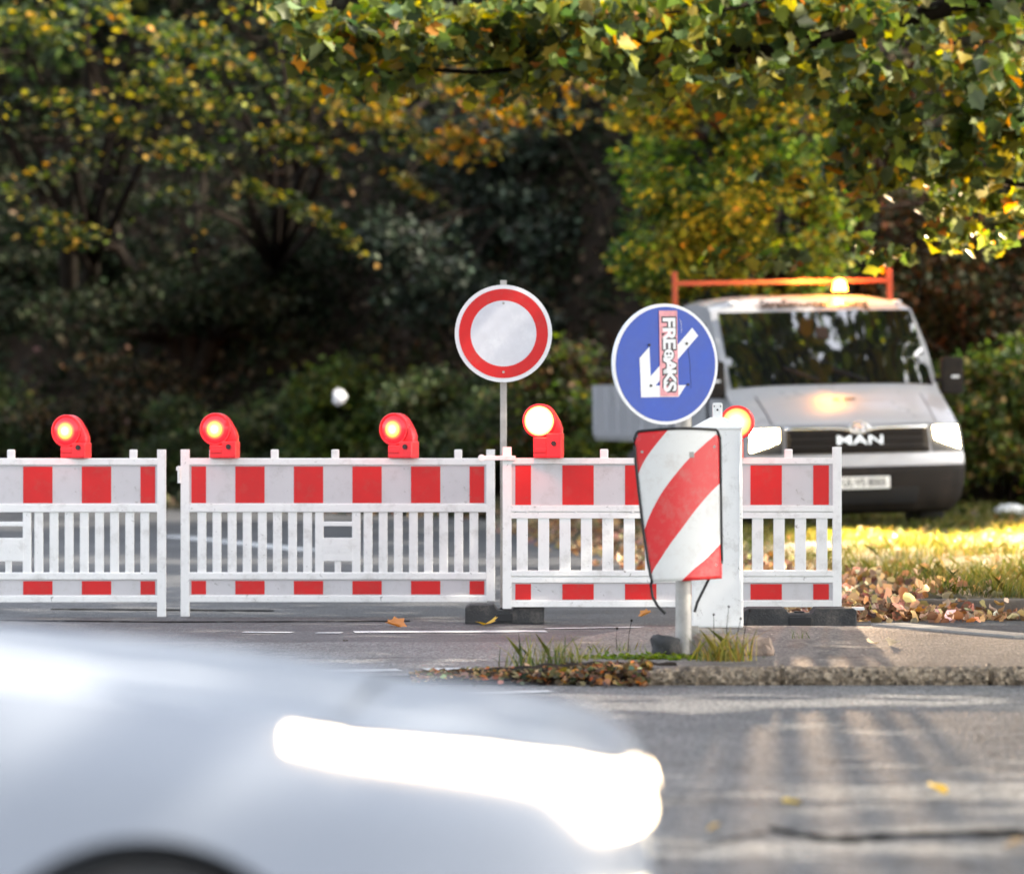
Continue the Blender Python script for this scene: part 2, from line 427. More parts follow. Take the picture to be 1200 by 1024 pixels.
# traffic island: raised top with rounded left nose
rd = random.Random(5)
isl = [(.62,22.24), (1.5,22.24), (3,22.24), (14,22.24), (14,23.9), (2.80,25.0), (2.12,26.45), (1.4,26.5), (.75,26.4), (.38,25.2), (.22,23.9), (.30,22.9), (.42,22.45)]
tag(MB().prism(isl, -.01, .080, 'xy').build('traffic_island', 'island_asphalt', bevel=.012), kind='structure')
# front kerb: lumpy worn stones
kb = MB()
def kerb_pt(u, v):
    x = .62+13.4*u**1.6
    prof = [(22.13,-.01), (22.115,.03), (22.12,.07), (22.15,.086), (22.245,.084), (22.25,.02)]
    t = v*5; i = min(4, int(t)); f = t-i
    y = prof[i][0]*(1-f)+prof[i+1][0]*f; z = prof[i][1]*(1-f)+prof[i+1][1]*f
    n = math.sin(x*31+v*9)*math.sin(x*17.3)*.006+math.sin(x*83+v*21)*.004+(.022 if abs((x+.2)%1.0-.5) < .012 else 0)-.012*max(0, math.sin(x*5.1)*math.sin(x*2.3+1)-.6)
    return (x, y+n, z+n*.5-(.02*math.exp(-((x-.62)/.12)**2) if v > .2 else 0))
kb.grid(kerb_pt, 1300, 10)
tag(kb.build('kerb', 'kerb_stone', smooth=50), kind='structure')
# pale flat kerb line at the back of the island and the verge kerb stones
def strip(name, pts, wdt, z0, z1, m, bev=.01):
    b = MB()
    for (x0, y0), (x1, y1) in zip(pts, pts[1:]):
        d = Vector((x1-x0, y1-y0)); n = Vector((-d.y, d.x)).normalized()*wdt/2
        g = d.normalized()*.006
        b.prism([(x0+g.x-n.x, y0+g.y-n.y), (x1-g.x-n.x, y1-g.y-n.y), (x1-g.x+n.x, y1-g.y+n.y), (x0+g.x+n.x, y0+g.y+n.y)], z0, z1, 'xy')
    return tag(b.build(name, m, bevel=bev), kind='structure')
strip('flat_kerb', [(2.16,26.55), (2.50,25.80), (2.83,25.12), (4.0,24.85), (5.2,24.6), (6.4,24.4), (14,23.98)], .22, -.01, .092, 'pale_kerb')
strip('verge_kerb', [(2.42,29.35), (3.40,29.30), (4.38,29.26), (5.36,29.22), (6.34,29.18), (7.32,29.15), (12,29.0)], .14, -.01, .115, 'grey_kerb', .015)

# painted lines: worn thin sheets 4 mm above the asphalt
def line(pts, wdt, name='road_marking'):
    b = MB(); r_ = random.Random(len(pts)*7+int(wdt*100))
    for (a, c) in zip(pts, pts[1:]):
        a = Vector(a); c = Vector(c); n = max(2, int((c-a).length/.12))
        d = (c-a).normalized(); nn = Vector((-d.y, d.x))*wdt/2
        e = [(a.lerp(c, i/n), r_.uniform(.75, 1.1), r_.uniform(.75, 1.1)) for i in range(n+1)]
        lo_ = [b.bm.verts.new((*(p-nn*k), .004)) for p, k, _ in e]; hi_ = [b.bm.verts.new((*(p+nn*k), .004)) for p, _, k in e]
        for i in range(n):
            if r_.random() < .07: continue
            b.bm.faces.new((lo_[i], lo_[i+1], hi_[i+1], hi_[i]))
    return tag(b.build(name, 'line_white'), kind='structure')
def g2(px, py): v = G(px, py); return (v.x, v.y)
line([g2(285,741), g2(400,742)], .14)
line([g2(415,741), g2(640,740)], .22)
line([g2(380,786), g2(555,784)], .20)
line([g2(440,813), g2(645,810)], .16)
line([g2(198,628), g2(372,646)], .35)
line([g2(640,737), g2(760,735)], .10)
# tar seams
def seam(pts, name, w0, seed):
    r_ = random.Random(seed); b = MB(); top = []; bot = []
    for a, c in zip(pts, pts[1:]):
        a = Vector(a); c = Vector(c); n = max(3, int((c-a).length/.05))
        for i in range(n):
            p = a.lerp(c, i/n); k = w0*r_.uniform(.35, 1.15)
            top.append(b.bm.verts.new((p.x, p.y+k+r_.uniform(-.01,.01), .004))); bot.append(b.bm.verts.new((p.x, p.y-k, .004)))
    for i in range(len(top)-1): b.bm.faces.new((bot[i], bot[i+1], top[i+1], top[i]))
    return tag(b.build(name, 'tar'), kind='structure')
seam([g2(900,972), g2(980,985), g2(1080,978), g2(1230,977)], 'tar_seam', .12, 1)
seam([g2(830,990), g2(905,975)], 'tar_seam', .03, 2)
seam([g2(-40,727), g2(200,729), g2(490,728)], 'tar_seam', .06, 3)
seam([g2(60,714), g2(330,716)], 'tar_seam', .10, 4)
seam([g2(760,938), g2(960,942), g2(1210,935)], 'tar_seam', .012, 5)

# ------------------------------------------------------------------ barriers
def barrier(kind, W, label, loc, rz, foot_legs, npeg, pegs):
    """white plastic fence panel; local x along the width from 0 to W, front face at -y"""
    o = thing('barrier', label, 'road barrier', loc, rz, 'white road barriers with red striped boards')
    pw = .055
    if kind == 'fine':
        Z = dict(post=1.065, t0=.965, t1=1.01, m0=.665, m1=.72, l0=.235, l1=.282, b0=.09, b1=.135)
    else:
        Z = dict(post=1.09, t0=.985, t1=1.022, m0=.65, m1=.73, l0=.255, l1=.33, b0=.105, b1=.145)
    for k, x0 in enumerate((0, W-pw)):
        p = MB().box(x0, x0+pw, -.025, .025, foot_legs[k], Z['post'])
        p.cyl((x0+pw/2, -.027, Z['post']-.04), (x0+pw/2, -.02, Z['post']-.04), .006, seg=8)
        if foot_legs[k] < .05: p.box(x0+.008, x0+pw-.008, -.016, .016, 0, foot_legs[k]+.1)
        p.build('post', 'white_plastic', o, bevel=.008)
    x0, x1 = pw-.004, W-pw+.004
    f = MB()
    f.box(x0, x1, -.024, .024, Z['t0'], Z['t1'])
    if kind == 'fine':
        f.box(x0, x1, -.026, .026, Z['m0'], Z['m1']); f.box(x0, x1, -.024, .024, Z['l0'], Z['l1'])
    else:
        f.box(x0, x1, -.026, .026, Z['m0']+.042, Z['m1']); f.box(x0, x1, -.024, .024, Z['m0'], Z['m0']+.036)
        f.box(x0, x1, -.012, .012, Z['m0']+.03, Z['m0']+.05)
        f.box(x0, x1, -.026, .026, Z['l0']+.04, Z['l1']); f.box(x0, x1, -.024, .024, Z['l0'], Z['l0']+.034)
        f.box(x0, x1, -.012, .012, Z['l0']+.03, Z['l0']+.05)
        for fx in (.15, .45, .8, 1.3, 1.7): f.cyl((fx, -.026, Z['m0']+.039), (fx, -.013, Z['m0']+.039), .008, seg=8)
    f.box(x0, x1, -.022, .022, Z['b0'], Z['b1'])
    s = f
    if kind == 'fine':
        pitch = .0965; n = int(round((W-2*pw)/pitch))-1; cx = W/2
        xs = [cx+(i-(n-1)/2)*pitch for i in range(n)]
        for x in xs:
            if abs(x-cx) < .13: continue
            s.box(x-.028, x+.028, -.016, .016, Z['l1']-.004, Z['m0']+.004)
    else:
        n = 15; pitch = (W-2*pw)/(n)
        for i in range(n):
            x = pw+(i+.5)*pitch
            s.box(x-.034, x+.034, -.018, .018, Z['l1']-.004, Z['m0']+.004)
    s.build('frame', 'white_plastic', o, bevel=.007)
    if kind == 'fine':
        hb = MB(); cx = W/2
        for sx in (-.118, .118): hb.box(cx+sx-.027, cx+sx+.027, -.018, .018, Z['l1']-.004, Z['m0']+.004)
        hb.box(cx-.10, cx+.10, -.017, .017, .575, .605)
        hb.box(cx-.10, cx+.10, -.019, .010, .352, .502)
        hb.box(cx-.02, cx+.02, -.016, .016, Z['l1']-.004, .36)
        h = hb.build('handle_panel', 'white_plastic', o, bevel=.006)
        text_mesh('embossed_letters', 'AVS', .085, 'white_plastic', h, (cx, -.0195, .43), (R(90),0,0), .002)
    # boards with red and grey stripes, each field its own strip of film
    for nm, z0, z1 in (('upper_board', Z['m1'], Z['t0']), ('lower_board', Z['b1'], Z['l0'])):
        b = MB().box(x0, x1, -.012, .012, z0-.003, z1+.003).build(nm, 'grey_film', o)
        a = .068 if kind == 'fine' else .078; tot = W-2*a; per = tot/5
        for i in range(6):
            c = a+i*per; hw = per/4
            lo_ = max(c-hw, a) ; hi_ = min(c+hw, W-a)
            MB().box(lo_, hi_, -.0145, -.0118, z0+.006 if nm == 'lower_board' else z0+.004, z1-.008).build('red_stripe', 'red_film', b)
    for p in pegs:
        g = MB().box(p-.025, p+.025, -.016, .016, Z['t1']-.003, Z['t1']+.055)
        g.build('peg', 'white_plastic', o, bevel=.008)
    return o

YB = F*H/(722-HZ)
SB = F/YB
WB = 368/SB
def bx(px): return (px-600)/F*YB
pegs_b = [ (250-212)/SB, (322-212)/SB, (393-212)/SB, (468-212)/SB, (537-212)/SB ]
bB = barrier('fine', WB, 'long white fence panel with thin slats and a carrying handle, its full width in view', (bx(212), YB, 0), R(-.5), (0, .10), 5, pegs_b)
bA = barrier('fine', WB, 'leftmost white fence panel, cut off so that only its right half is in view', (bx(195)-WB, YB-.05, 0), R(.4), (.10, 0), 5, [WB-p for p in pegs_b][::-1])
YC = F*H/(731-HZ); SC = F/YC
WC = 397/SC
pegs_c = [(637-590)/SC, (709-590)/SC, (781-590)/SC, (853-590)/SC, (925-590)/SC]
bC = barrier('wide', WC, 'white fence panel with wide slats behind the white box pillar and striped plate', ((589-600)/F*YC, YC, 0), R(0), (.095, .095), 5, pegs_c)
# hook that couples the two panels
MB().box(-.16, .06, -.012, .012, -.014, .014).cyl((-.15,-.014,0), (-.15,.014,0), .022, seg=12).build('coupling_hook', 'white_plastic', bC, bevel=.004).location = (.02, -.035, 1.022)
for z in (.9,): MB().cyl((0,-.02,-.05), (0,-.02,.06), .013, seg=10).box(-.02,.012,-.03,.0,.03,.055).build('hinge_lug', 'white_plastic', bB, bevel=.003).location = (-.008, 0, z)

def foot(px0, px1, pyb, z0, label):
    g = G(0, pyb); s = F/g.y; L = (px1-px0)/s
    o = thing('ballast_block', label, 'ballast block', ((( px0+px1)/2-600)/s, g.y+.14, z0), 0, 'black rubber ballast blocks under the fence')
    h = .118
    b = MB()
    prof = [(-L/2,0), (L/2,0), (L/2,h*.9), (L/2-.02,h), (L*.14,h), (L*.10,h*.72), (-L*.10,h*.72), (-L*.14,h), (-L/2+.03,h), (-L/2,h*.85)]
    b.prism(prof, -.14, .14)
    b.build('base_block', 'black_rubber', o, bevel=.008)
    MB().box(-L*.10, L*.10, -.146, -.1, .012, h*.55).build('grip_recess', 'edge_rubber', o, bevel=.006)
    MB().box(-.03, .03, -.03, .03, h*.7, h*.7+.012).build('socket', 'edge_rubber', o)
    return o
foot(545, 638, 731, 0, 'dusty black rubber foot under the joint of the two fence panels')
foot(872, 1004, 735.5, 0, 'black rubber foot at the right end of the fence')
MB().box(-.16, .16, -.02, .02, 0, .02).build('foot_strip', 'white_plastic', bC, bevel=.004).location = (WC-.02, .0, .085)

# ------------------------------------------------------------------ warning lamps
def lens_mat(name, k, core):
    m, nt, b, out = newmat(name); L = nt.links.new
    tc = N(nt, 'ShaderNodeTexCoord')
    vl = N(nt, 'ShaderNodeVectorMath', operation='LENGTH'); mp = N(nt, 'ShaderNodeMapping'); L(tc.outputs['Object'], mp.inputs['Vector'])
    mp.inputs['Scale'].default_value = (1, 0, 1); L(mp.outputs['Vector'], vl.inputs[0])
    r = ramp(nt, [(0, (1.0,.80,.35)), (core*.55, (1.0,.52,.06)), (core, (1.0,.10,.02)), (core*1.35, (.75,.02,.03)), (1, (.5,.01,.02))])
    mul = N(nt, 'ShaderNodeMath', operation='MULTIPLY'); mul.inputs[1].default_value = 1/.1; L(vl.outputs['Value'], mul.inputs[0]); L(mul.outputs[0], r.inputs['Fac'])
    s = ramp(nt, [(0, (1,1,1)), (core, (.45,)*3), (core*1.35, (.10,)*3), (1, (.05,)*3)]); L(mul.outputs[0], s.inputs['Fac'])
    sm = N(nt, 'ShaderNodeMath', operation='MULTIPLY'); sm.inputs[1].default_value = k; L(s.outputs['Color'], sm.inputs[0])
    b.inputs['Base Color'].default_value = (.7,.02,.03,1); b.inputs['Roughness'].default_value = .15
    L(r.outputs['Color'], b.inputs['Emission Color']); L(sm.outputs[0], b.inputs['Emission Strength'])
    return m
M['lens_dim'] = lens_mat('lens_dim', 3.0, .5)
M['lens_bright'] = lens_mat('lens_bright', 16.0, .86)
M['lens_amber'] = lens_mat('lens_amber', 5.0, .80)

def lamp(px, py, Y, rz, lens, label, rail_z, light):
    c = P(px, py, Y)
    o = thing('warning_lamp', label, 'warning lamp', (c.x, c.y, rail_z), rz, 'warning lamps on the fence panels')
    cz = c.z-rail_z
    # housing: disc running down on one side into the neck
    poly = [(.104*math.cos(a), cz+.104*math.sin(a)) for a in [R(t) for t in range(30, 271, 12)]]
    poly += [(.045, cz-.11), (.135, cz-.11), (.138, cz-.045), (.122, cz+.0)]
    MB().prism(poly, -.03, .045).build('housing', 'lamp_red', o, bevel=.010, smooth=35)
    ln = MB()
    ln.grid(lambda u, v: (.090*v*math.cos(2*PI*u), -.022*(1-v*v), .090*v*math.sin(2*PI*u)), 40, 8)
    l = ln.build('lens', lens, o, smooth=60, weld=True); l.location = (0, -.0315, cz)
    rg = MB()
    rg.grid(lambda u, v: ((.097+.008*math.cos(2*PI*v))*math.cos(2*PI*u), .008*math.sin(2*PI*v), (.097+.008*math.cos(2*PI*v))*math.sin(2*PI*u)), 40, 8)
    g = rg.build('lens_ring', 'lamp_red', o, smooth=60, weld=True); g.location = (0, -.031, cz)
    bb = MB().box(-.035, .055, -.045, .05, .0, cz-.10).box(.050, .140, -.055, .055, .0, cz-.075)
    bo = bb.build('battery_box', 'lamp_red', o, bevel=.008)
    MB().cyl((.095,-.062,cz*.40), (.095,-.05,cz*.40), .016, seg=14).build('lock', 'ink', bo)
    MB().box(-.03, .05, -.052, -.044, .035, .06).build('catch', 'lamp_red', bo, bevel=.003)
    if light:
        pl = bpy.data.lights.new('lamp_glow', 'POINT'); pl.energy = light; pl.color = (1,.10,.04); pl.shadow_soft_size = .05
        po = bpy.data.objects.new('lamp_glow', pl); COL.objects.link(po); po.parent = o; po.location = (0, -.16, cz)
    return o
RB = 1.01; RC = 1.022
lamp(80, 505, YB-.02, R(-20), 'lens_dim', 'red warning lamp on the cut-off fence panel', RB, .35)
lamp(254, 503, YB-.02, R(-14), 'lens_dim', 'red warning lamp near the gap, on the left end of the thin-slatted panel', RB, .35)
lamp(464, 503, YB-.02, R(-27), 'lens_dim', 'dimmest red warning lamp, left of the round prohibition sign', RB, .25)
lamp(633, 493, YC-.02, R(-12), 'lens_bright', 'brightest red warning lamp, glaring just right of the prohibition sign post', RC, 1.8)
lamp(864, 495, YC-.02, R(-8), 'lens_amber', 'amber glowing warning lamp half hidden behind the white box pillar', RC, 1.0).scale.x = -1

# ------------------------------------------------------------------ prohibition sign (no vehicles)
YS = YB+.22
c = P(590, 391, YS)
o = thing('round_sign', 'round white sign with red ring on a grey post behind the fence', 'road sign', (c.x, YS, 0))
def disc(name, r0, r1, y, m, parent, cz, n=64, th=.003):
    b = MB()
    if r0 == 0: b.cyl((0,y+th,cz), (0,y,cz), r1, seg=n)
    else: b.grid(lambda u, v: ((r0+(r1-r0)*v)*math.cos(2*PI*u), y, cz+(r0+(r1-r0)*v)*math.sin(2*PI*u)), n, 1)
    return b.build(name, m, parent, weld=True)
rs = 57/F*YS
pl = disc('sign_plate', 0, rs, -.045, 'sign_white', o, c.z, th=.02)
disc('grey_field', 0, rs*.675, -.0475, 'sign_grey', pl, c.z, th=.0024)
disc('red_ring', rs*.675, rs*.915, -.0475, 'red_film', pl, c.z)
for k_ in (.62, -.79): MB().cyl((0,-.049,c.z+rs*k_), (0,-.046,c.z+rs*k_), .008, seg=10).build('bolt', 'zinc', pl)
MB().box(-.021, .021, -.021, .021, 0, c.z+rs+.03).build('post', 'zinc', o, bevel=.004)
for k_ in (.12, -.18): MB().box(-.05,.05,-.03,.025,c.z+k_,c.z+k_+.03).build('clamp', 'zinc', o, bevel=.003)

# ------------------------------------------------------------------ keep-left sign with striped plate
Y0 = F*(H-.08)/(768-HZ); SP = F/Y0
px0 = (801-600)/SP
ts = thing('traffic_sign', 'blue keep-left sign with a letter sticker above a bent striped plate on one post', 'road sign', (px0, Y0, .08))
zt = H+(HZ-497)/SP-.08
MB().cyl((0,0,0), (0,0,zt+.20), .041, seg=24).build('post', 'zinc', ts, smooth=60)
# disc
dx = (778-801)/SP; dz = H+(HZ-427)/SP-.08
ang = R(28)
rr = 70.5/SP
pv = bpy.data.objects.new('blue_disc', None)
bd = MB().cyl((0,.006,0), (0,-.010,0), rr, seg=72).build('blue_disc', 'sign_white', ts, smooth=40)
bd.location = (dx, -.12, dz); bd.rotation_euler = (0, R(-1), ang)
bpy.data.objects.remove(pv)
fld = MB().cyl((0,-.0102,0), (0,-.0125,0), rr*.945, seg=72).build('blue_field', 'sign_blue', bd)
def q(zx, zy): return ((zx-455)/285*rr, (590-zy)/328*rr)
arrow = [q(*a) for a in ((600,395), (632,438), (396,705), (562,705), (520,768), (317,768), (312,555), (366,495), (370,655))]
MB().prism(arrow, -.0128, -.0150).build('arrow', 'sign_white', bd)
x0, z1 = q(420, 300); x1, z0 = q(518, 765)
st = MB().box(x0, x1, -.0152, -.0165, z0, z1).build('sticker', 'sticker_pink', bd)
def vtext(name, ch, zc, m, off, y, size):
    return text_mesh(name, ch, size, m, st, ((x0+x1)/2, y, zc), (R(90), R(90), 0), .0004, off, 0, 'CENTER', 1.12)
for i, (ch, zy) in enumerate((('F',362), ('R',425), ('E',480), ('A',598), ('K',655), ('S',712))):
    zc = q(0, zy)[1]
    vtext('sticker_letter', ch, zc, 'ink', .0095, -.0168, .098)
    vtext('sticker_letter', ch, zc, 'sign_white', .0035, -.0178, .098)
_zc = q(0, 540)[1]; _xc = (x0+x1)/2
MB().cyl((_xc,-.0166,_zc), (_xc,-.0172,_zc), .034, seg=20).build('sticker_badge', 'ink', st)
MB().cyl((_xc,-.0172,_zc), (_xc,-.0180,_zc), .029, seg=20).build('sticker_badge', 'sign_white', st)
MB().cyl((_xc-.010,-.0180,_zc+.006), (_xc-.010,-.0186,_zc+.006), .006, seg=10).cyl((_xc+.010,-.0180,_zc+.006), (_xc+.010,-.0186,_zc+.006), .006, seg=10).box(_xc-.012,_xc+.012,-.0186,-.0180,_zc-.014,_zc-.011).build('sticker_badge', 'ink', st)
for a in ((365,485), (370,705), (568,480), (572,703)):
    x, z = q(*a); MB().cyl((x,-.0150,z), (x,-.0190,z), .007, seg=10).build('bolt', 'ink', bd)
cr = MB(); pts = [q(575,490), q(580,540), q(588,600), q(586,640), q(590,690), q(588,725)]
cr.tube([(x,-.0128,z) for x, z in pts], .0012, 4); cr.build('scratch', 'ink', bd)
sc = MB()
for k in range(5):
    a = q(532+k*3, 345+k*14); b_ = q(545-k*1, 365+k*14); sc.tube([(a[0],-.0128,a[1]), (b_[0],-.0128,b_[1])], .0010, 4)
sc.build('scribble', 'sign_white', bd)
# striped plate, bowed sheet
def stripes_mat():
    m, nt, b, out = newmat('striped_film'); L = nt.links.new
    uv = N(nt, 'ShaderNodeUVMap'); sp = N(nt, 'ShaderNodeSeparateXYZ'); L(uv.outputs['UV'], sp.inputs['Vector'])
    pw_ = N(nt, 'ShaderNodeMath', operation='POWER'); L(sp.outputs['X'], pw_.inputs[0]); pw_.inputs[1].default_value = .78
    ma = N(nt, 'ShaderNodeMath', operation='MULTIPLY_ADD'); L(pw_.outputs[0], ma.inputs[0]); ma.inputs[1].default_value = .62; L(sp.outputs['Y'], ma.inputs[2])
    dv_ = N(nt, 'ShaderNodeMath', operation='DIVIDE'); L(ma.outputs[0], dv_.inputs[0]); dv_.inputs[1].default_value = 2.0
    tc = N(nt, 'ShaderNodeTexCoord'); nz = N(nt, 'ShaderNodeTexNoise', Scale=7, Detail=9, Roughness=.75); L(tc.outputs['Object'], nz.inputs['Vector'])
    r = ramp(nt, [(0, (.62,.016,.02)), (.15, (.66,.67,.66)), (.31, (.62,.016,.02)), (.475, (.66,.67,.66)), (.655, (.62,.016,.02))], 'CONSTANT'); L(dv_.outputs[0], r.inputs['Fac'])
    rn = ramp(nt, [(.5, (0,0,0)), (.8, (.55,)*3)]); L(nz.outputs['Fac'], rn.inputs['Fac'])
    mx = N(nt, 'ShaderNodeMixRGB'); L(rn.outputs['Color'], mx.inputs['Fac']); L(r.outputs['Color'], mx.inputs['Color1']); mx.inputs['Color2'].default_value = (.36,.27,.22,1)
    L(mx.outputs['Color'], b.inputs['Base Color']); b.inputs['Roughness'].default_value = .38
    return m
M['striped_film'] = stripes_mat()
def brd(px, py, dy): return Vector(((px-801)/SP, dy, H+(HZ-py)/SP-.08))
def edge(side, v):   # left / right outline of the plate, v down
    if side == 0:
        L_ = [(742,506), (744,540), (748,578), (753,620), (758,655), (763,681)]
    else:
        L_ = [(844,504), (844.5,540), (845,578), (845.5,620), (846,655), (846,678)]
    t = v*5; i = min(4, int(t)); f = t-i
    return (L_[i][0]*(1-f)+L_[i+1][0]*f, L_[i][1]*(1-f)+L_[i+1][1]*f)
def plate(u, v, off=0):
    a = edge(0, v); b_ = edge(1, v)
    px = a[0]*(1-u)+b_[0]*u; py = a[1]*(1-u)+b_[1]*u+(1-v)*(-3*math.sin(u*PI))
    return brd(px, py, -.085-.05*math.sin(u*PI)+.16*(u-.3)+off)
bm = bmesh.new(); nu, nv = 24, 28; uvl = bm.loops.layers.uv.new('UVMap')
def rc(u, v):  # round the two upper corners
    return u, v
vs = [[bm.verts.new(plate(i/nu, j/nv)) for i in range(nu+1)] for j in range(nv+1)]
for j in range(nv):
    for i in range(nu):
        if (i in (0, nu-1)) and j == 0: continue
        f = bm.faces.new((vs[j][i], vs[j+1][i], vs[j+1][i+1], vs[j][i+1])); f.smooth = True
        for lp, (a, b_) in zip(f.loops, ((i,j), (i,j+1), (i+1,j+1), (i+1,j))): lp[uvl].uv = (a/nu, b_/nv)
me = bpy.data.meshes.new('striped_plate'); bm.to_mesh(me); bm.free(); me.materials.append(M['striped_film'])
sp_ = bpy.data.objects.new('striped_plate', me); COL.objects.link(sp_); sp_.parent = ts
md = sp_.modifiers.new('t', 'SOLIDIFY'); md.thickness = .003; md.offset = 0
ed = [plate(0, v/20) for v in range(20, 0, -1)]+[plate(.03, .008)]+[plate(u/20, 0) for u in range(1, 20)]+[plate(.97, .008)]+[plate(1, v/20) for v in range(1, 18)]
tailL = [brd(762,684,-.08), brd(764,698,-.085), brd(770,709,-.09), brd(779,718,-.09)]
tailR = [brd(844,652,.03), brd(836,668,.02), brd(826,688,.01), brd(817,706,.0), brd(814,717,.0)]
MB().tube([p for p in tailL[::-1]]+ed+[p for p in tailR], .0075, 8).build('edge_rubber_strip', 'edge_rubber', sp_, smooth=60)
for a in ((.08,.14), (.93,.11), (.92,.86)):
    p = plate(*a); MB().cyl(p+Vector((0,-.006,0)), p+Vector((0,.004,0)), .007, seg=10).build('rivet', 'zinc', sp_)
for k_, w_ in ((.52,.05), (1.0,.05), (dz+.1,.028)): MB().box(-w_,w_,-.08 if w_ > .03 else -.06,.045,k_,k_+.03).build('clamp', 'zinc', ts, bevel=.003)
# steel plate at the foot
MB().prism([(-.09,-.10), (.22,-.13), (.25,.04), (-.05,.09), (-.12,.02)], -.002, .010, 'xy').build('foot_plate', 'edge_rubber', ts, bevel=.002)

# ------------------------------------------------------------------ white box pillar
gp = G(842, 735.5, .08); sp2 = F/gp.y
hw = 29.5/sp2; hd = .13
wp = thing('guide_pillar', 'tall white plastic box pillar with pyramid cap behind the striped plate', 'guide pillar', (gp.x, gp.y+hd, .08), R(-3))
ht = H+(HZ-502)/sp2-.08
pb = MB()
pb.grid(lambda u, v: (0,0,0), 1, 1) if False else None
def ring(z, a, b): return [(-a,-b,z), (a,-b,z), (a,b,z), (-a,b,z)]
def loft(b, rings):
    vs = [[b.bm.verts.new(p) for p in r] for r in rings]
    for a, c_ in zip(vs, vs[1:]):
        n = len(a)
        for k in range(n): b.bm.faces.new((a[k], a[(k+1)%n], c_[(k+1)%n], c_[k]))
    b.bm.faces.new(vs[0][::-1]); b.bm.faces.new(vs[-1])
    return b
loft(pb, [ring(0, hw*1.03, hd*1.03), ring(.03, hw*1.03, hd*1.03), ring(ht, hw*.97, hd*.97)]).build('body', 'white_plastic', wp, bevel=.012)
nz_ = H+(HZ-472)/sp2-.08
capz = H+(HZ-489)/sp2-.08
loft(MB(), [ring(ht-.005, hw*1.02, hd*1.02), ring(ht+.006, hw*1.02, hd*1.02), ring(capz, .04, .04)]).build('cap', 'white_plastic', wp, bevel=.004)
nb = MB().box(-.028, .028, -.028, .028, capz-.01, nz_).build('peg', 'white_plastic', wp, bevel=.008)
MB().cyl((-.0,-.0305,nz_-.04), (-.0,-.024,nz_-.04), .006, seg=8).cyl((-.018,-.0305,nz_-.02), (-.018,-.024,nz_-.02), .004, seg=8).cyl((.018,-.0305,nz_-.02), (.018,-.024,nz_-.02), .004, seg=8).build('peg_holes', 'ink', wp)
MB().box(hw*.86, hw*.90, -hd*1.03, -hd*.9, .05, ht-.03).build('corner_rib', 'white_plastic', wp, bevel=.002)

# ------------------------------------------------------------------ broken kerb stones and stubs round the post
def rock(name, label, cat, loc, dims, rz, tilt, m, seed, group=None):
    r_ = random.Random(seed); b = MB().box(-dims[0]/2, dims[0]/2, -dims[1]/2, dims[1]/2, 0, dims[2])
    bmesh.ops.subdivide_edges(b.bm, edges=b.bm.edges, cuts=4, use_grid_fill=True)
    for v in b.bm.verts:
        k = Vector((math.sin(v.co.y*37+seed)+math.sin(v.co.z*53), math.sin(v.co.x*41+seed), math.sin(v.co.x*33+v.co.y*47+seed*2)))*.010
        edge_ = (abs(v.co.x) > dims[0]*.48)+(abs(v.co.y) > dims[1]*.48)+(v.co.z > dims[2]*.96)+(v.co.z < .001)
        v.co += k+Vector((r_.uniform(-1,1), r_.uniform(-1,1), r_.uniform(-1,1)))*.004
        if edge_ >= 2: v.co -= Vector((v.co.x, v.co.y, v.co.z-dims[2]/2)).normalized()*.012
    o = b.build(name, m, smooth=50); o.location = loc; o.rotation_euler = (tilt[0], tilt[1], rz)
    return tag(o, label, cat, group)
p = G(862, 770, .08); rock('kerb_stone', 'long broken kerb stone lying behind the signpost foot', 'stone', (p.x, p.y+.22, .075), (.36,.20,.10), R(12), (0,R(3)), 'stone', 3)
p = G(888, 768, .08); rock('stone_block', 'small pinkish stone block right of the broken kerb stone', 'stone', (p.x, p.y+.05, .078), (.13,.10,.065), R(-14), (0,0), 'stone', 8)
p = G(779, 770, .08); rock('rubber_wedge', 'dark rubber wedge leaning left of the signpost foot', 'rubber wedge', (p.x, p.y+.10, .078), (.12,.14,.10), R(20), (0,R(8)), 'black_rubber', 5)
p = G(815, 767, .08)
sb = MB().box(-.018, .018, -.018, .018, 0, .145); tag(sb.build('post_stub', 'zinc', bevel=.003), 'short square metal stub standing right beside the signpost', 'post stub').location = (p.x, p.y+.05, .08)

# ------------------------------------------------------------------ van
VY = 43.5; VX = (1010-600)/F*VY; VA = R(11.5)
van = thing('pickup_van', 'white works van with orange beacon and lit headlights parked on the grass', 'van', (VX, VY, vz(VX, VY)+.02), 0)
van.rotation_euler = (0, R(-1.2), VA); van.scale = (1.06, 1.06, 1.06)
ROWS = [(.16,.17,.90), (.05,.28,.97), (.01,.42,1.0), (0,.58,1.01), (0,.66,1.01), (.015,.69,1.005), (.03,.78,1.0), (.05,.89,.99), (.07,.945,.985),
        (.12,.99,.985), (.30,1.09,.99), (.52,1.19,1.0), (.74,1.29,1.0), (1.08,1.66,.985), (1.42,2.02,.965), (1.50,2.075,.955), (1.72,2.13,.94), (2.15,2.16,.925), (2.72,2.16,.925), (2.80,2.09,.94)]
def vrow(s):
    s = max(0, min(len(ROWS)-1.0001, s)); i = int(s); f = s-i
    a, b = ROWS[i], ROWS[i+1]
    return [a[k]*(1-f)+b[k]*f for k in range(3)]
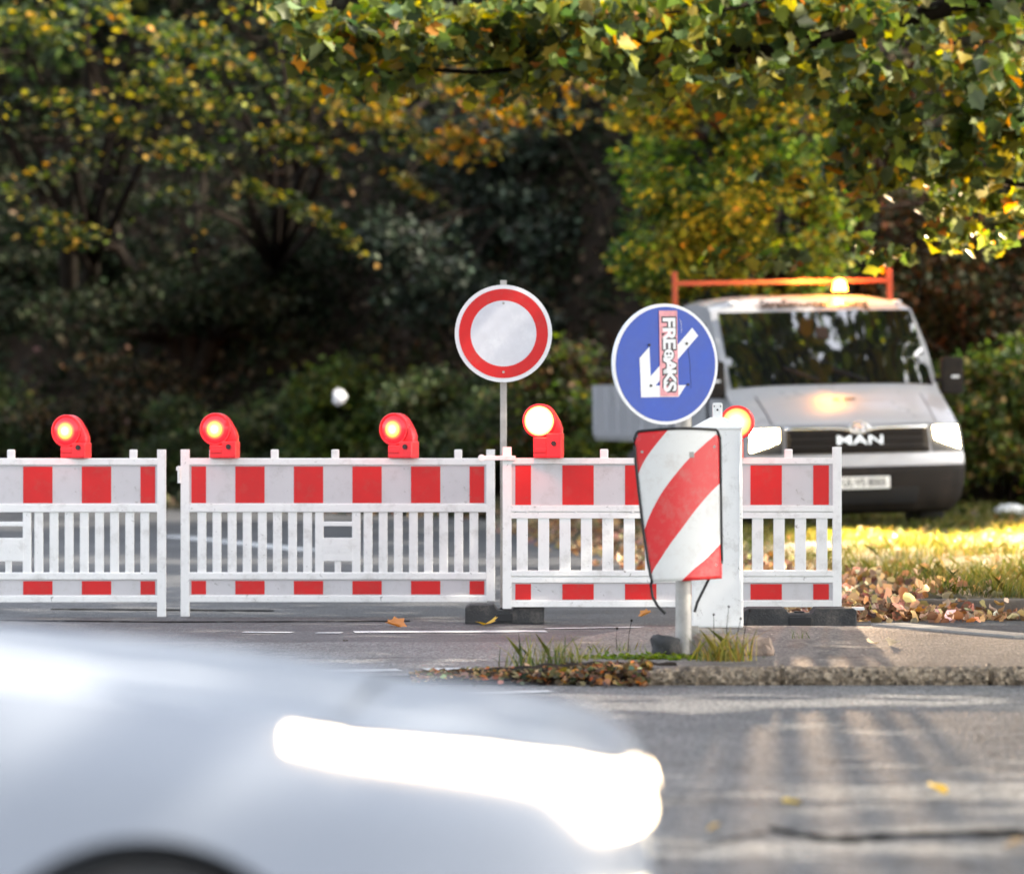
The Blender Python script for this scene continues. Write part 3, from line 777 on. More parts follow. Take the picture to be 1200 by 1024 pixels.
def vpt(s, t, off=0):
    d, z, hw_ = vrow(s)
    e = abs(t); bow = .16*e**2.6 if s < 12 else .13*e**2.6*max(0, 1-(s-12)/7.)
    drop = .0
    if 8.5 < s < 13: drop = .035*e**4
    if s >= 14: drop = .07*e**5
    v = Vector((hw_*t*(1-.0*e), d+bow, z-drop))
    if off:
        e1 = .02
        a = vpt(min(s+e1, len(ROWS)-1.01), t)-vpt(max(s-e1, 0), t); b = vpt(s, min(t+e1,1))-vpt(s, max(t-e1,-1))
        n = b.cross(a).normalized()
        if n.y > .3 and s < 14: n = -n
        if s >= 14 and n.z < 0: n = -n
        v += n*off
    return v
b = MB(); NT = 26; NS = len(ROWS)-1
grid = [[b.bm.verts.new(vpt(s if s < NS else NS-.0001, -1+2*i/NT)) for i in range(NT+1)] for s in range(NS+1)]
for s in range(NS):
    for i in range(NT): b.bm.faces.new((grid[s][i], grid[s][i+1], grid[s+1][i+1], grid[s+1][i]))
bot = [[b.bm.verts.new((hx*(-1+2*i/NT), d, z)) for i in range(NT+1)] for d, z, hx in ((2.80,.45,1.0), (.9,.25,.97))]
prev = grid[NS]
for r_ in bot+[grid[0]]:
    for i in range(NT): b.bm.faces.new((prev[i], prev[i+1], r_[i+1], r_[i]))
    prev = r_
# sides: split into lower, door and window belts so the flanks bulge like a real cab
for side, k in ((-1, 0), (1, NT)):
    gl = [grid[s][k] for s in range(NS+1)]
    back = b.bm.verts.new((side*1.0, 2.80, 1.32)); mid = b.bm.verts.new((side*1.02, 2.80, 1.0))
    # lower belt: front rows 0..7 to back
    try:
        b.bm.faces.new([gl[s] for s in range(0, 9)]+[mid, bot[0][k], bot[1][k]])
        b.bm.faces.new([gl[s] for s in range(8, 13)]+[back, mid])
        b.bm.faces.new([gl[s] for s in range(12, NS+1)]+[back])
        b.bm.faces.new([gl[NS], bot[0][k], mid, back][::-1])
    except Exception as e: print('side', e)
cab = b.build('body', 'paint_white', van, smooth=35)
def vcyl(x0, x1, d, z, r):
    return MB().cyl((x0, d, z), (x1, d, z), r, seg=36).build('cut', 'ink')
WR = .355
cuts = []
for x0, x1 in ((-1.3,-.70), (.70,1.3)):
    c_ = vcyl(x0, x1, 1.02, WR, WR+.07); c_.parent = van; cuts.append(c_)
boolean_cut(cab, cuts)
def vpatch(name, s0, s1, t0, t1, off, m, parent, ns=10, nt=24, fn=None, th=.0):
    b = MB()
    def f(u, v):
        a, c_ = t0, t1
        s_ = s0+(s1-s0)*v; t = a+(c_-a)*u
        if fn: s_, t = fn(u, v, s_, t)
        return vpt(s_, t, off)
    b.grid(f, nt, ns)
    o = b.build(name, m, parent, smooth=60)
    if th:
        md = o.modifiers.new('t', 'SOLIDIFY'); md.thickness = th; md.offset = 0
    return o
ws = vpatch('windscreen', 12.08, 13.92, -.945, .945, .010, 'glass', van, 8, 24)
vpatch('grille', 5.15, 7.75, -.66, .66, .012, 'dark_plastic', van, 6, 20, th=.01)
gr = [o_ for o_ in van.children if o_.name.startswith('grille')][0]
for s_ in (5.6, 6.2, 6.8): vpatch('grille_bar', s_, s_+.16, -.64, .64, .022, 'dark_plastic', gr, 1, 20, th=.008)
vpatch('chrome_strip', 7.3, 7.8, -.67, .67, .022, 'chrome', gr, 2, 20, lambda u, v, s, t: (s+(.1-.6*math.exp(-(t/.12)**2))*1.0, t), th=.008)
vpatch('bumper', .05, 3.05, -.998, .998, .016, 'dark_plastic', van, 8, 30, th=.012)
vpatch('lower_intake', .9, 1.9, -.55, .55, .026, 'ink', van, 3, 10)
for sg in (-1, 1):
    vpatch('headlight_housing', 5.15, 7.9, .685*sg, .985*sg, .010, 'ink', van, 6, 8)
    hl = vpatch('headlight', 5.45, 7.6, .72*sg, .96*sg, .018, 'headlamp', van, 6, 8,
           lambda u, v, s, t: (s if v > .5 else s+(.5-v)*2*(1.0-u)*0.9*(1 if True else 1), t), th=.008)
    mb_ = MB()
    mb_.box(.0, .21, -.05, .05, -.16, .18)
    mr = mb_.build('mirror', 'dark_plastic', van, bevel=.03); mr.location = (sg*1.04 if sg > 0 else sg*1.04-.17, .93, 1.37)
    MB().box(-.10*sg-.04+.085, .10*sg-.04+.085, -.02, .03, -.05, .0).build('mirror_arm', 'dark_plastic', mr, bevel=.008)
    MB().box(.09, .16, -.056, -.05, -.01, .01).build('mirror_indicator', 'litter_white', mr)
    # door window and door seams on the flank
    sw = MB(); xs = sg*.975
    wpoly = [(.98,1.32), (1.42,1.76), (1.56,1.88), (2.15,1.94), (2.15,1.32)]
    vsw = [sw.bm.verts.new((sg*(1.012-.055*(z-1.30)/.7), d, z)) for d, z in wpoly]; sw.bm.faces.new(vsw)
    sw.build('door_window', 'glass', van)
    ds = MB()
    ds.box(sg*1.005, sg*1.03, 2.22, 2.235, .5, 1.3); ds.box(sg*1.0, sg*1.03, 1.5, 1.515, .45, 1.28)
    ds.build('door_seam', 'ink', van)
    MB().box(sg*1.02, sg*1.05, 1.95, 2.12, 1.10, 1.14).build('door_handle', 'dark_plastic', van, bevel=.006)
    # wheels
    for nm, d in (('wheel', 1.02), ('wheel', 4.75)):
        wp_ = MB().cyl((sg*.76, d, WR), (sg*1.0, d, WR), WR, seg=40).build(nm, 'tyre', van, bevel=.03, smooth=40)
        MB().cyl((sg*.95, d, WR), (sg*1.004, d, WR), .22, .19, seg=24).build('rim', 'rim', wp_, bevel=.01)
    # wiper
tb = MB().tube([vpt(12.15, -.15, .03), vpt(12.5, -.45, .028)], .008, 6).tube([vpt(12.12, .3, .03), vpt(12.45, .0, .028)], .008, 6)
tb.build('wipers', 'ink', van)
vpatch('bonnet_seam', 8.2, 12.0, -.775, -.765, .003, 'ink', van, 12, 1); vpatch('bonnet_seam', 8.2, 12.0, .765, .775, .003, 'ink', van, 12, 1)
vpatch('bonnet_seam', 8.15, 8.25, -.77, .77, .003, 'ink', van, 1, 20)
vpatch('inner_rear_view', 13.2, 13.5, -.06, .06, .014, 'ink', ws, 2, 2)
# writing: roof front, maker letters, number plate
text_mesh('roof_letters', 'Straßenunterhaltung', .135, 'dark_plastic', van, vpt(14.62, -.0, .012), (R(52),0,0), .002, .002, 0, 'CENTER', .93)
text_mesh('maker_letters', 'MAN', .115, 'chrome', van, vpt(6.3, 0, .034), (R(86),0,0), .006, .001, 0, 'CENTER', 1.75)
text_mesh('bonnet_letters', 'AL  50M', .06, 'dark_plastic', van, vpt(10.9, 0.0, .008), (R(25),0,0), .001, .001)
pl_ = MB().box(-.26, .26, -.012, 0, -.055, .055).build('number_plate', 'plate_white', van, bevel=.006); pl_.location = vpt(2.15, 0, .035)
text_mesh('plate_letters', 'UL·VS 8005', .092, 'ink', pl_, (.02, -.0135, 0), (R(90),0,0), .001, .001, 0, 'CENTER', .92)
MB().box(-.255,-.222,-.0135,-.0115,-.05,.05).build('plate_band', 'sign_blue', pl_)
# badge above the letters: oval ring with a striding animal outline
bg_ = MB(); c0 = vpt(7.45, 0, .045)
bg_.grid(lambda u, v: ((.085+.012*math.cos(2*PI*v))*math.cos(2*PI*u)+c0.x, c0.y+.010*math.sin(2*PI*v), c0.z+.052*math.sin(2*PI*u)*(1+.14*math.cos(2*PI*v))), 32, 8)
bg_.build('badge_ring', 'chrome', gr, weld=True, smooth=60)
MB().tube([(c0.x-.05,c0.y-.012,c0.z-.02), (c0.x-.035,c0.y-.012,c0.z+.005), (c0.x+.015,c0.y-.012,c0.z+.012), (c0.x+.04,c0.y-.012,c0.z+.025), (c0.x+.05,c0.y-.012,c0.z+.012)], [.004,.009,.010,.010,.006], 8).tube([(c0.x+.02,c0.y-.012,c0.z+.01), (c0.x+.035,c0.y-.012,c0.z-.025)], .005, 6).tube([(c0.x-.03,c0.y-.012,c0.z+.0), (c0.x-.02,c0.y-.012,c0.z-.027)], .005, 6).build('badge_animal', 'chrome', gr)
# beacon
bc = MB().cyl((0,0,0), (0,0,.04), .085, seg=24).build('beacon_base', 'dark_plastic', van); bc.location = (.40, 2.0, 2.15)
MB().cyl((0,0,.04), (0,0,.12), .07, .055, seg=24).sph((0,0,.12), .055, (1,1,.6)).build('beacon', 'beacon', bc, smooth=60)
# roof front marker lamps
for t in (-.78, .86):
    pm = vpt(15.2, t, .02); MB().sph(pm, .035, (1.5,1,.6)).build('marker_lamp', 'litter_white', van, smooth=60)
# bed with drop sides
bd_ = thing('x', 'x', 'x'); bpy.data.objects.remove(bd_)
MB().box(-.45,-.30,2.7,6.1,.42,.62).box(.30,.45,2.7,6.1,.42,.62).build('chassis', 'dark_plastic', van)
MB().box(-1.04,1.04,2.95,6.2,.80,.88).build('bed_floor', 'alu_board', van, bevel=.01)
for nm, bxs in (('drop_side', (-1.06,-1.03,2.95,6.2)), ('drop_side', (1.03,1.06,2.95,6.2)), ('head_board', (-1.03,1.03,2.95,2.98)), ('tail_board', (-1.03,1.03,6.17,6.2))):
    q_ = MB().box(bxs[0], bxs[1], bxs[2], bxs[3], .84, 1.36)
    if nm == 'drop_side':
        for k in range(7): q_.box(bxs[0]-.012*(1 if bxs[0] < 0 else -1)*1-.0, bxs[1]+.0, 2.97+k*.52, 3.02+k*.52, .86, 1.34)
    q_.build(nm, 'paint_white', van, bevel=.006)
rk = MB()
for sg in (-1, 1): rk.box(sg*1.06-.024, sg*1.06+.024, 3.0, 3.05, .9, 2.42)
rk.box(-1.06, 1.06, 3.0, 3.05, 2.285, 2.33).box(-1.06, 1.06, 3.0, 3.05, 1.5, 1.55)
rk.build('ladder_rack', 'orange_steel', van, bevel=.006).location.x = .12
# headlight beams
for sg in (-1, 1):
    sl = bpy.data.lights.new('headlight_beam', 'SPOT'); sl.energy = 7500; sl.color = (1,.70,.44); sl.spot_size = R(60); sl.spot_blend = .8; sl.shadow_soft_size = .07
    so = bpy.data.objects.new('headlight_beam', sl); COL.objects.link(so); so.parent = van
    so.location = (sg*.83, -.10, .82); so.rotation_euler = (R(90-2.5), 0, PI)
    so.rotation_euler = Vector((-.22 if True else 0, 1, .045)).to_track_quat('Z', 'Y').to_euler()
bl = bpy.data.lights.new('beacon_light', 'POINT'); bl.energy = 45; bl.color = (1,.36,.05); bl.shadow_soft_size = .08
bo = bpy.data.objects.new('beacon_light', bl); COL.objects.link(bo); bo.parent = van; bo.location = (.40, 1.85, 2.50)

bu = bpy.data.lights.new('beacon_beam', 'SPOT'); bu.energy = 1100; bu.color = (1,.30,.04); bu.spot_size = R(85); bu.spot_blend = 1.0; bu.shadow_soft_size = .06
bv = bpy.data.objects.new('beacon_beam', bu); COL.objects.link(bv); bv.parent = van; bv.location = (.40, 2.0, 2.46)
bv.rotation_euler = Vector((-.12, -.9, -.42)).to_track_quat('Z', 'Y').to_euler()

# ------------------------------------------------------------------ foreground car
PLAN = [(-4.30,0), (-4.28,.55), (-4.1,.80), (-3.6,.88), (-2.6,.90), (-1.6,.90), (-1.0,.90), (-.65,.885), (-.42,.86), (-.25,.81), (-.13,.73), (-.05,.60), (-.01,.40), (-.002,.2), (0,0)]
def cat(pts, t):
    n = len(pts)-1; t = max(0, min(n-1e-6, t)); i = int(t); f = t-i
    p = [Vector(pts[max(0, min(n, i+k))]) for k in (-1,0,1,2)]
    return .5*((2*p[1])+(-p[0]+p[2])*f+(2*p[0]-5*p[1]+4*p[2]-p[3])*f*f+(-p[0]+3*p[1]-3*p[2]+p[3])*f**3)
SH = [(-4.3,.86), (-3.8,.93), (-2.5,.92), (-1.7,.90), (-1.3,.88), (-.84,.835), (-.5,.785), (-.25,.76), (-.1,.735), (0,.70)]
def shz(x):
    for (a, b_), (c_, d) in zip(SH, SH[1:]):
        if a <= x <= c_: return b_+(d-b_)*(x-a)/(c_-a)
    return SH[0][1] if x < SH[0][0] else SH[-1][1]
def carpt(u, k, side, off=0):
    """u runs along the outline from rear to nose, k from sill (0) to shoulder (1) to bonnet centre (2)"""
    t_ = u*(len(PLAN)-1); p = cat(PLAN, t_); x, y = p.x, max(0, p.y)
    if t_ > len(PLAN)-2: y = PLAN[-2][1]*(len(PLAN)-1-t_)+.00*0; x = -.002*(len(PLAN)-1-t_)
    if t_ < 1: y = PLAN[1][1]*t_
    zs = shz(x)
    if k <= 1:
        z = .20+(zs-.20)*k
        ins = .06*(1-min(1, k/.18))**2+.05*max(0, (k-.72)/.28)**2
        y2 = y*(1-ins) if y > .01 else 0; x2 = x-ins*(.8 if x > -.5 else 0)
        y2 += off*(1 if y > .3 else 0); x2 += off*.8*(1 if x > -.4 else 0)
        return Vector((x2, side*y2, z))
    f = k-1; fac = 1-f
    y2 = y*(1-.05)*fac; z = zs+.012*(1-fac**2)+.006*min(1, f*6); x2 = x-.05*(.8 if x > -.5 else 0)-(.06*f if x > -.5 else 0)
    return Vector((x2, side*y2, z))
car = thing('car', 'blurred white car with blazing headlight passing close by on the near road', 'car', (0,0,0), 0)
b = MB(); NU = 90; KS = [0,.05,.12,.2,.3,.4,.5,.6,.7,.78,.85,.92,.97,1,1.05,1.15,1.3,1.5,1.75,2.0]
for side in (-1, 1):
    g = [[b.bm.verts.new(carpt(i/NU, k, side)) for i in range(NU+1)] for k in KS]
    for j in range(len(KS)-1):
        for i in range(NU): b.bm.faces.new((g[j][i], g[j][i+1], g[j+1][i+1], g[j+1][i]))
    fl = [b.bm.verts.new((carpt(i/NU, 0, side).x, 0, .20)) for i in range(NU+1)]
    for i in range(NU): b.bm.faces.new((g[0][i+1], g[0][i], fl[i], fl[i+1]))
body = b.build('body', 'car_paint', car, smooth=40, weld=True)
cuts = []
for d in (-.84, -3.46):
    for sg in (-1, 1):
        c_ = MB().cyl((d, sg*.62, .285), (d, sg*1.2, .285), .325, seg=48).build('cut', 'ink'); c_.parent = car; cuts.append(c_)
boolean_cut(body, cuts, 'FAST')
for p_ in body.data.polygons: p_.use_smooth = True
try: body.data.set_sharp_from_angle(angle=R(40))
except Exception: pass
for d in (-.84, -3.46):
    for sg in (-1, 1):
        t_ = MB().cyl((d, sg*.68, .285), (d, sg*.88, .285), .285, seg=40).build('wheel', 'tyre', car, bevel=.025, smooth=40)
        MB().cyl((d, sg*.84, .285), (d, sg*.885, .285), .20, seg=24).build('rim', 'rim', t_, bevel=.01)
        MB().cyl((d, sg*.60, .285), (d, sg*.615, .285), .335, seg=40).build('wheel_housing', 'ink', t_)
def cpatch(name, fn, m, parent, nu=24, nv=8, off=.006, side=-1):
    bb_ = MB(); bb_.grid(lambda u, v: carpt(*fn(u, v), side, off), nu, nv)
    o = bb_.build(name, m, parent, smooth=60); return o
# u for a given x on the near side
def u_of(x):
    best = min(range(400, 1001), key=lambda i: abs(cat(PLAN, i/1000*14).x-x) if i < 860 else 9)
    return best/1000
M['car_headlamp'] = emat('car_headlamp', (1.0,.74,.46), 4.5)
M['car_fog'] = emat('car_fog', (1.0,.80,.50), 3.0)
uA = u_of(-.60)
for sg in (-1, 1):
    def hfn(u, v):
        uu = uA+(.925-uA)*u
        k_ = max(0, min(1, (u-.42)/.16)); k_ = k_*k_*(3-2*k_)
        lo_ = .935-.10*u-.12*k_+(.10*max(0, (u-.6)/.4))
        hi_ = .985 if sg < 0 else max(lo_+.01, .86)
        return (uu, lo_+(hi_-lo_)*v)
    cpatch('headlight', hfn, 'car_headlamp', car, 30, 8, .010, sg)
    cpatch('fog_lamp', lambda u, v: (.74+.11*u, .53+.05*v), 'car_fog', car, 12, 4, .010, sg)
uB = u_of(-.46); uD = u_of(-1.32)
cpatch('door_seam', lambda u, v: (uD+.0016*u, .12+.86*v), 'ink', car, 1, 16, .004, -1)
cpatch('bonnet_seam', lambda u, v: (.52+.34*u, .985+.012*v), 'ink', car, 40, 1, .004, -1)
cpatch('side_moulding', lambda u, v: (uD-.30+.29*u, .42+.06*v), 'dark_plastic', car, 30, 2, .010, -1)
cpatch('lower_grille', lambda u, v: (.955+.045*u, .12+.30*v), 'ink', car, 8, 4, .008, -1)
cpatch('side_sill', lambda u, v: (.32+.30*u, .0+.10*v), 'dark_plastic', car, 20, 3, .006, -1)
# greenhouse
gh = MB()
def ghr(x0, x1, hw_, z): return [(x1,-hw_*.8,z), (x0,-hw_,z), (x0,hw_,z), (x1,hw_*.8,z)]
rings = [[(-4.1,-.74,.90), (-1.66,-.80,.90), (-1.52,-.5,.915), (-1.52,.5,.915), (-1.66,.80,.90), (-4.1,.74,.90)],
         [(-4.0,-.66,1.18), (-2.08,-.72,1.18), (-1.98,-.42,1.20), (-1.98,.42,1.20), (-2.08,.72,1.18), (-4.0,.66,1.18)],
         [(-3.7,-.56,1.42), (-2.5,-.60,1.42), (-2.42,-.36,1.43), (-2.42,.36,1.43), (-2.5,.60,1.42), (-3.7,.56,1.42)]]
loft(gh, rings).build('cabin_glass', 'glass', car, bevel=.03, smooth=50)
loft(MB(), [rings[2], [(x*.0+x-(.0), y*.9, z+.03) for x, y, z in rings[2]]]).build('roof', 'car_paint', car, bevel=.012)
for sg in (-1, 1): MB().box(-2.05,-1.90,sg*.90-.09 if sg > 0 else -.99, sg*.90+.09 if sg > 0 else -.81, .95,1.07).build('mirror', 'car_paint', car, bevel=.03)
s_car = 700.0; Yc = F/s_car
ca = R(-2.5)
nose = Vector(((796-600)/s_car, Yc+.86, 0))
car.rotation_euler.z = ca
# nose corner (local about (-.05,-.6)) goes to the photographed place
rotm = Matrix.Rotation(ca, 3, 'Z'); lc = rotm@Vector((0,0,0))
car.location = (nose.x-lc.x-.02, nose.y-lc.y, 0)


# ------------------------------------------------------------------ vegetation
GR  = [(.055,.085,.020), (.075,.11,.022), (.035,.06,.018), (.11,.12,.02)]
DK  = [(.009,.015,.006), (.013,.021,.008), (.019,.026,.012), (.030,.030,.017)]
YEL = [(.34,.28,.045), (.12,.135,.022), (.04,.062,.013), (.46,.27,.05), (.012,.022,.006)]  # yellowing leaves; brightest yellow and gold also paint in sunlit highlights
LIN = [(.09,.16,.025), (.05,.10,.02), (.20,.27,.045), (.028,.055,.014), (.30,.30,.05)]  # last entry, a bright yellow, puts sunlit highlights into the leaf colour
MAP = [(.085,.12,.03), (.15,.17,.028), (.26,.21,.028), (.36,.15,.025), (.04,.06,.02), (.15,.19,.09)]
DRY = [(.30,.17,.09), (.40,.26,.16), (.17,.10,.06), (.46,.32,.17), (.40,.20,.10), (.48,.36,.24)]

rng = np.random.default_rng(11)
# ivy and undergrowth over the slope
n = 150000
X = rng.uniform(-16, 16, n); D = rng.uniform(-.3, 1, n)**1.0*13+.2
Yy = np.array([toeY(x) for x in X])+D
Z = np.array([hz(x, y) for x, y in zip(X, Yy)])+np.abs(rng.normal(0, .12, n))+.25*np.clip(np.sin(X*3.1)*np.sin(Yy*2.3+X), 0, 1)
keep = (np.sin(X*1.7+Yy*.9)+np.sin(X*4.3-Yy*2.7)+rng.normal(0, .8, n)) > -1.3
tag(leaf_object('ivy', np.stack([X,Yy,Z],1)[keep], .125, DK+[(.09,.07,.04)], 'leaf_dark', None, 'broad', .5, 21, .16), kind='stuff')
# brushwood: bare stems on the slope
bs = MB(); r_ = random.Random(4)
for i in range(260):
    x = r_.uniform(-9, 9); y = toeY(x)+r_.uniform(.2, 9); z = hz(x, y)
    a = r_.uniform(-1, 1); L_ = r_.uniform(.6, 2.2)
    bs.tube([(x,y,z-.1), (x+a*L_*.3, y-.1, z+L_*.5), (x+a*L_*.9+r_.uniform(-.2,.2), y-.2, z+L_*r_.uniform(.6,1.1))], [.012,.009,.004], 4)
tag(bs.build('brushwood', 'twig_bark'), kind='stuff')

def shrub(px, pytop, D, wpx, pal, label, seed, dens=1.0, size=.085, up=.6, m='leaf', depth=1.0, base_drop=0):
    x = (px-600)/F*62; y = toeY(x)+D; x = (px-600)/F*y; z = hz(x, y)
    if D < 0: z = vz(x, y) if x > road_edge(min(65, y)) else 0
    zt_ = H+(HZ-pytop)/F*y; w_ = wpx/F*y/2; hgt = max(.6, zt_-z)
    o = thing('shrub', label, 'shrub', (x, y, z), 0, 'shrubs along the foot of the slope')
    r_ = np.random.default_rng(seed); rd_ = random.Random(seed)
    st = MB(); P_ = []
    k = int(11*dens+5)
    for i in range(k):
        cx = r_.uniform(-1, 1)*w_*.8; t = 1-(abs(cx)/w_)**2*.5
        c = Vector((cx, r_.uniform(-depth, depth)*.5, r_.uniform(.25, .92)*hgt*t))
        st.tube([(cx*.15, 0, -.15), (cx*.5+rd_.uniform(-.1,.1), c.y*.4, c.z*.55), tuple(c)], [.022,.014,.005], 5)
        P_.append(spray_pts(r_, c, (.42*w_/.9+.12, .4, .28), int(260*dens), 9))
    st.build('stems', 'twig_bark', o)
    leaf_object('foliage', np.concatenate(P_), size, pal, m, o, 'broad', up, seed+5, .16, .1)
    return o
GR2 = [(.04,.06,.022), (.06,.085,.03), (.025,.038,.016), (.10,.105,.045)]
BR = [(.032,.032,.018), (.065,.05,.03), (.022,.03,.014), (.11,.07,.035)]
shrub(-10, 430, .3, 190, GR2, 'dull green shrub cut by the left edge behind the cut-off fence panel', 31)
shrub(130, 415, 1.0, 210, BR, 'brownish shrub behind the leftmost red lamp', 32)
shrub(215, 470, .2, 110, GR2, 'low dark shrub behind the gap between the two left fence panels', 33)
shrub(330, 450, .2, 150, GR2, 'green shrub left of the white scrap behind the thin-slatted panel', 34, 1.2)
shrub(420, 430, .8, 190, GR, 'fresh green shrub behind the dimmest red lamp, with a white scrap on it', 35, 1.4)
shrub(520, 425, .3, 140, GR2, 'round green shrub left of the prohibition sign post', 36, 1.2)
shrub(590, 440, .1, 110, GR2, 'small green shrub behind the prohibition sign post', 37)
shrub(660, 400, .6, 150, BR+GR, 'mixed brown and green shrub behind the brightest red lamp', 38, 1.2)
shrub(725, 440, .1, 110, GR, 'green shrub beside the blue sign at the rear of the van', 39)
shrub(1165, 395, -.2, 150, GR+[(.20,.14,.05)], 'leafy yellowish shrub at the right edge beside the van', 40, 1.7, .08)
shrub(1225, 330, .6, 160, GR, 'tall dark shrub cut by the right edge behind the van', 41, 1.3)
shrub(1110, 430, .6, 110, BR, 'bare brown shrub right behind the van mirror', 42, .9)
shrub(300, 330, 3.5, 260, DK, 'dark shrub high on the slope on the left', 43, 1.2, .1, .5, 'leaf_dark')
shrub(90, 300, 4.5, 240, DK, 'dark shrub high on the slope near the left edge', 44, 1.2, .1, .5, 'leaf_dark')

# trees on the slope, left: layered yellowing sprays
FLAT = [1.0]
def S_(px, py, Y, rx, ry, rz, n): return (tuple(P(px, py, Y)), (rx*(1.2 if FLAT[0] < 1 else 1), ry, rz*FLAT[0]), n)
def tb_(x, y): return (x, y, hz(x, y)-.05)
r_ = random.Random(77); THIN[0] = .75; FLAT[0] = .9
spr = [S_(30,140,57,1.3,.9,.22,900), S_(150,135,57,1.0,.8,.25,700), S_(90,110,57.5,1.2,.9,.2,700), S_(200,118,57,.7,.7,.25,450), S_(20,30,57,1.0,1,.3,700), S_(90,20,58,1.2,1,.28,800),
       S_(160,30,57,.9,1,.25,600), S_(60,265,58,.65,.7,.25,500), S_(25,215,59,.5,.7,.2,250), S_(140,185,58,.9,.7,.3,450), S_(-40,70,57,.9,.8,.3,400), S_(190,60,59,.8,.8,.3,500)]
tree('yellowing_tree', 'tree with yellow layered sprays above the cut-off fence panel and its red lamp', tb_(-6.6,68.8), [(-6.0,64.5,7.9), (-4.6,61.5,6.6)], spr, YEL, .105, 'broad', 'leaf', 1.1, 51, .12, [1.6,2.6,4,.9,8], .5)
spr = [S_(250,75,56,.8,.8,.25,600), S_(320,110,56,.9,.8,.2,700), S_(285,20,56,1.1,.9,.3,800), S_(215,232,57,.45,.5,.16,260), S_(290,235,57,.6,.6,.18,350), S_(255,165,58,.8,.8,.25,420), S_(340,185,56,.6,.6,.2,380),
       S_(375,260,56,.45,.6,.2,260), S_(360,45,57,.9,.8,.3,600), S_(400,120,56,.7,.7,.22,450), S_(395,155,56,.8,.7,.18,450), S_(330,155,56.5,.5,.6,.15,300)]
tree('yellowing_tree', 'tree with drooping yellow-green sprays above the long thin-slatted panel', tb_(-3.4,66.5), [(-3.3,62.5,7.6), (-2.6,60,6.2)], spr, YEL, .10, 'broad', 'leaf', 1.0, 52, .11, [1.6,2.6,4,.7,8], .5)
spr = [S_(470,100,54,.9,.8,.3,650), S_(540,110,54,.9,.8,.3,750), S_(600,130,54,.8,.8,.25,600), S_(660,95,54,.8,.8,.3,600), S_(450,150,55,.6,.7,.2,400), S_(520,60,55,1.1,.9,.3,700), S_(620,60,55,1.0,.9,.3,700),
       S_(700,120,53,.6,.7,.3,450), S_(480,205,55,.3,.4,.15,140), S_(555,165,54.5,.5,.5,.2,260)]
tree('yellowing_tree', 'tree with olive and gold foliage above the round prohibition sign', tb_(-.2,65), [(-.3,60,7.8), (.4,58,6.8)], spr, [(.09,.09,.015), (.18,.14,.02), (.05,.06,.012), (.26,.14,.02), (.025,.035,.01)], .11, 'broad', 'leaf', .9, 53, .17)
THIN[0] = 1.0; FLAT[0] = 1.0
# dark evergreen mass behind the prohibition sign
spr = []
for i in range(34):
    px = 600+r_.gauss(0, 70); py = r_.uniform(125, 420)
    spr.append(S_(px, py, 61+r_.uniform(-.8,1.2)+(420-py)*.006, .55, .6, .35, 430))
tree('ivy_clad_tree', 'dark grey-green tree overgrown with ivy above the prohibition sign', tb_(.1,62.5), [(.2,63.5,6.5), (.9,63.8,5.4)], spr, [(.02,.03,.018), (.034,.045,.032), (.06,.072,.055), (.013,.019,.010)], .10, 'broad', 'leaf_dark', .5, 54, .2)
spr = []
for i in range(22):
    spr.append(S_(r_.uniform(-60,470), r_.uniform(200,400), 63+r_.uniform(0,3), .7, .7, .35, 260))
tree('thicket_tree', 'shaded dark thicket tree low on the left slope', tb_(-4.6,66.2), [(-4.5,66.5,6.0), (-6.5,67,5.5), (-2.8,66,5.6)], spr, DK, .11, 'broad', 'leaf_dark', .5, 55, .12)
# bushy lime tree behind the van
spr = []
for i in range(62):
    t = r_.random(); py = 75+260*t; xl = 728+max(0, py-250)*.25; px = r_.uniform(xl+22, 1010) if i % 3 else xl+r_.uniform(14,60)
    spr.append(S_(px, py, 51.5+r_.uniform(-1.6,1.6), .40, .5, .28, 300))
for i in range(10): spr.append(S_(r_.uniform(735,860), r_.uniform(320,350) if i < 4 else r_.uniform(260,335), 52+r_.uniform(-.5,.5), .3, .35, .2, 170))
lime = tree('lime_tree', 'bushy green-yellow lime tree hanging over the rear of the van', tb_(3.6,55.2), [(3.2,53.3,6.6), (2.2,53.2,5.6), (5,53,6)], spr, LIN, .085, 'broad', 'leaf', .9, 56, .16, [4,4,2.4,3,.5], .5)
spr = []
for i in range(26):
    spr.append(S_(r_.uniform(985,1250), r_.uniform(180,400), 54+r_.uniform(-.6,1.6), .5, .6, .35, 260))
darkt = tree('dark_tree', 'dark shaded tree right behind the van, with an unseen canopy added over the cab', tb_(6.2,55.5), [(5.6,55,6.0), (4.6,55,5.2)], spr, DK+[(.08,.045,.025)], .09, 'broad', 'leaf_dark', .5, 57, .14)

# large maple: trunk off to the right, limbs reach across the top of the picture
mp_base = (8.4, 35.5, vz(8.4, 35.5)-.05)
mo = thing('maple_tree', 'big maple with dark limbs and large turning leaves hanging in front of the other trees', 'tree', mp_base)
def ml(v): return Vector(v)-Vector(mp_base)
tk = MB(); tk.tube([ml(mp_base)-Vector((0,0,.2)), ml((8.3,35.5,1.2)), ml((8.35,35.6,2.6)), ml((8.2,35.8,4.4)), ml((8.5,35.4,7.5)), ml((8.3,35.5,9.6))], [.36,.28,.25,.22,.15,.05], 14)
tk.build('trunk', 'bark', mo, smooth=60)
lb = MB(); YM = 37.5
def limb(pts, radii): lb.tube([ml(p) for p in pts], radii, 8)
limb([(8.2,35.8,4.2), P(1330,-60,36.5), P(1180,-10,37), P(1050,25,37), P(900,60,37), P(820,52,37), P(730,68,37), P(640,76,37), P(560,86,36.8), P(480,80,36.6), P(420,96,36.5), P(350,88,36.5)], [.13,.10,.085,.07,.05,.038,.030,.025,.020,.015,.011,.006])
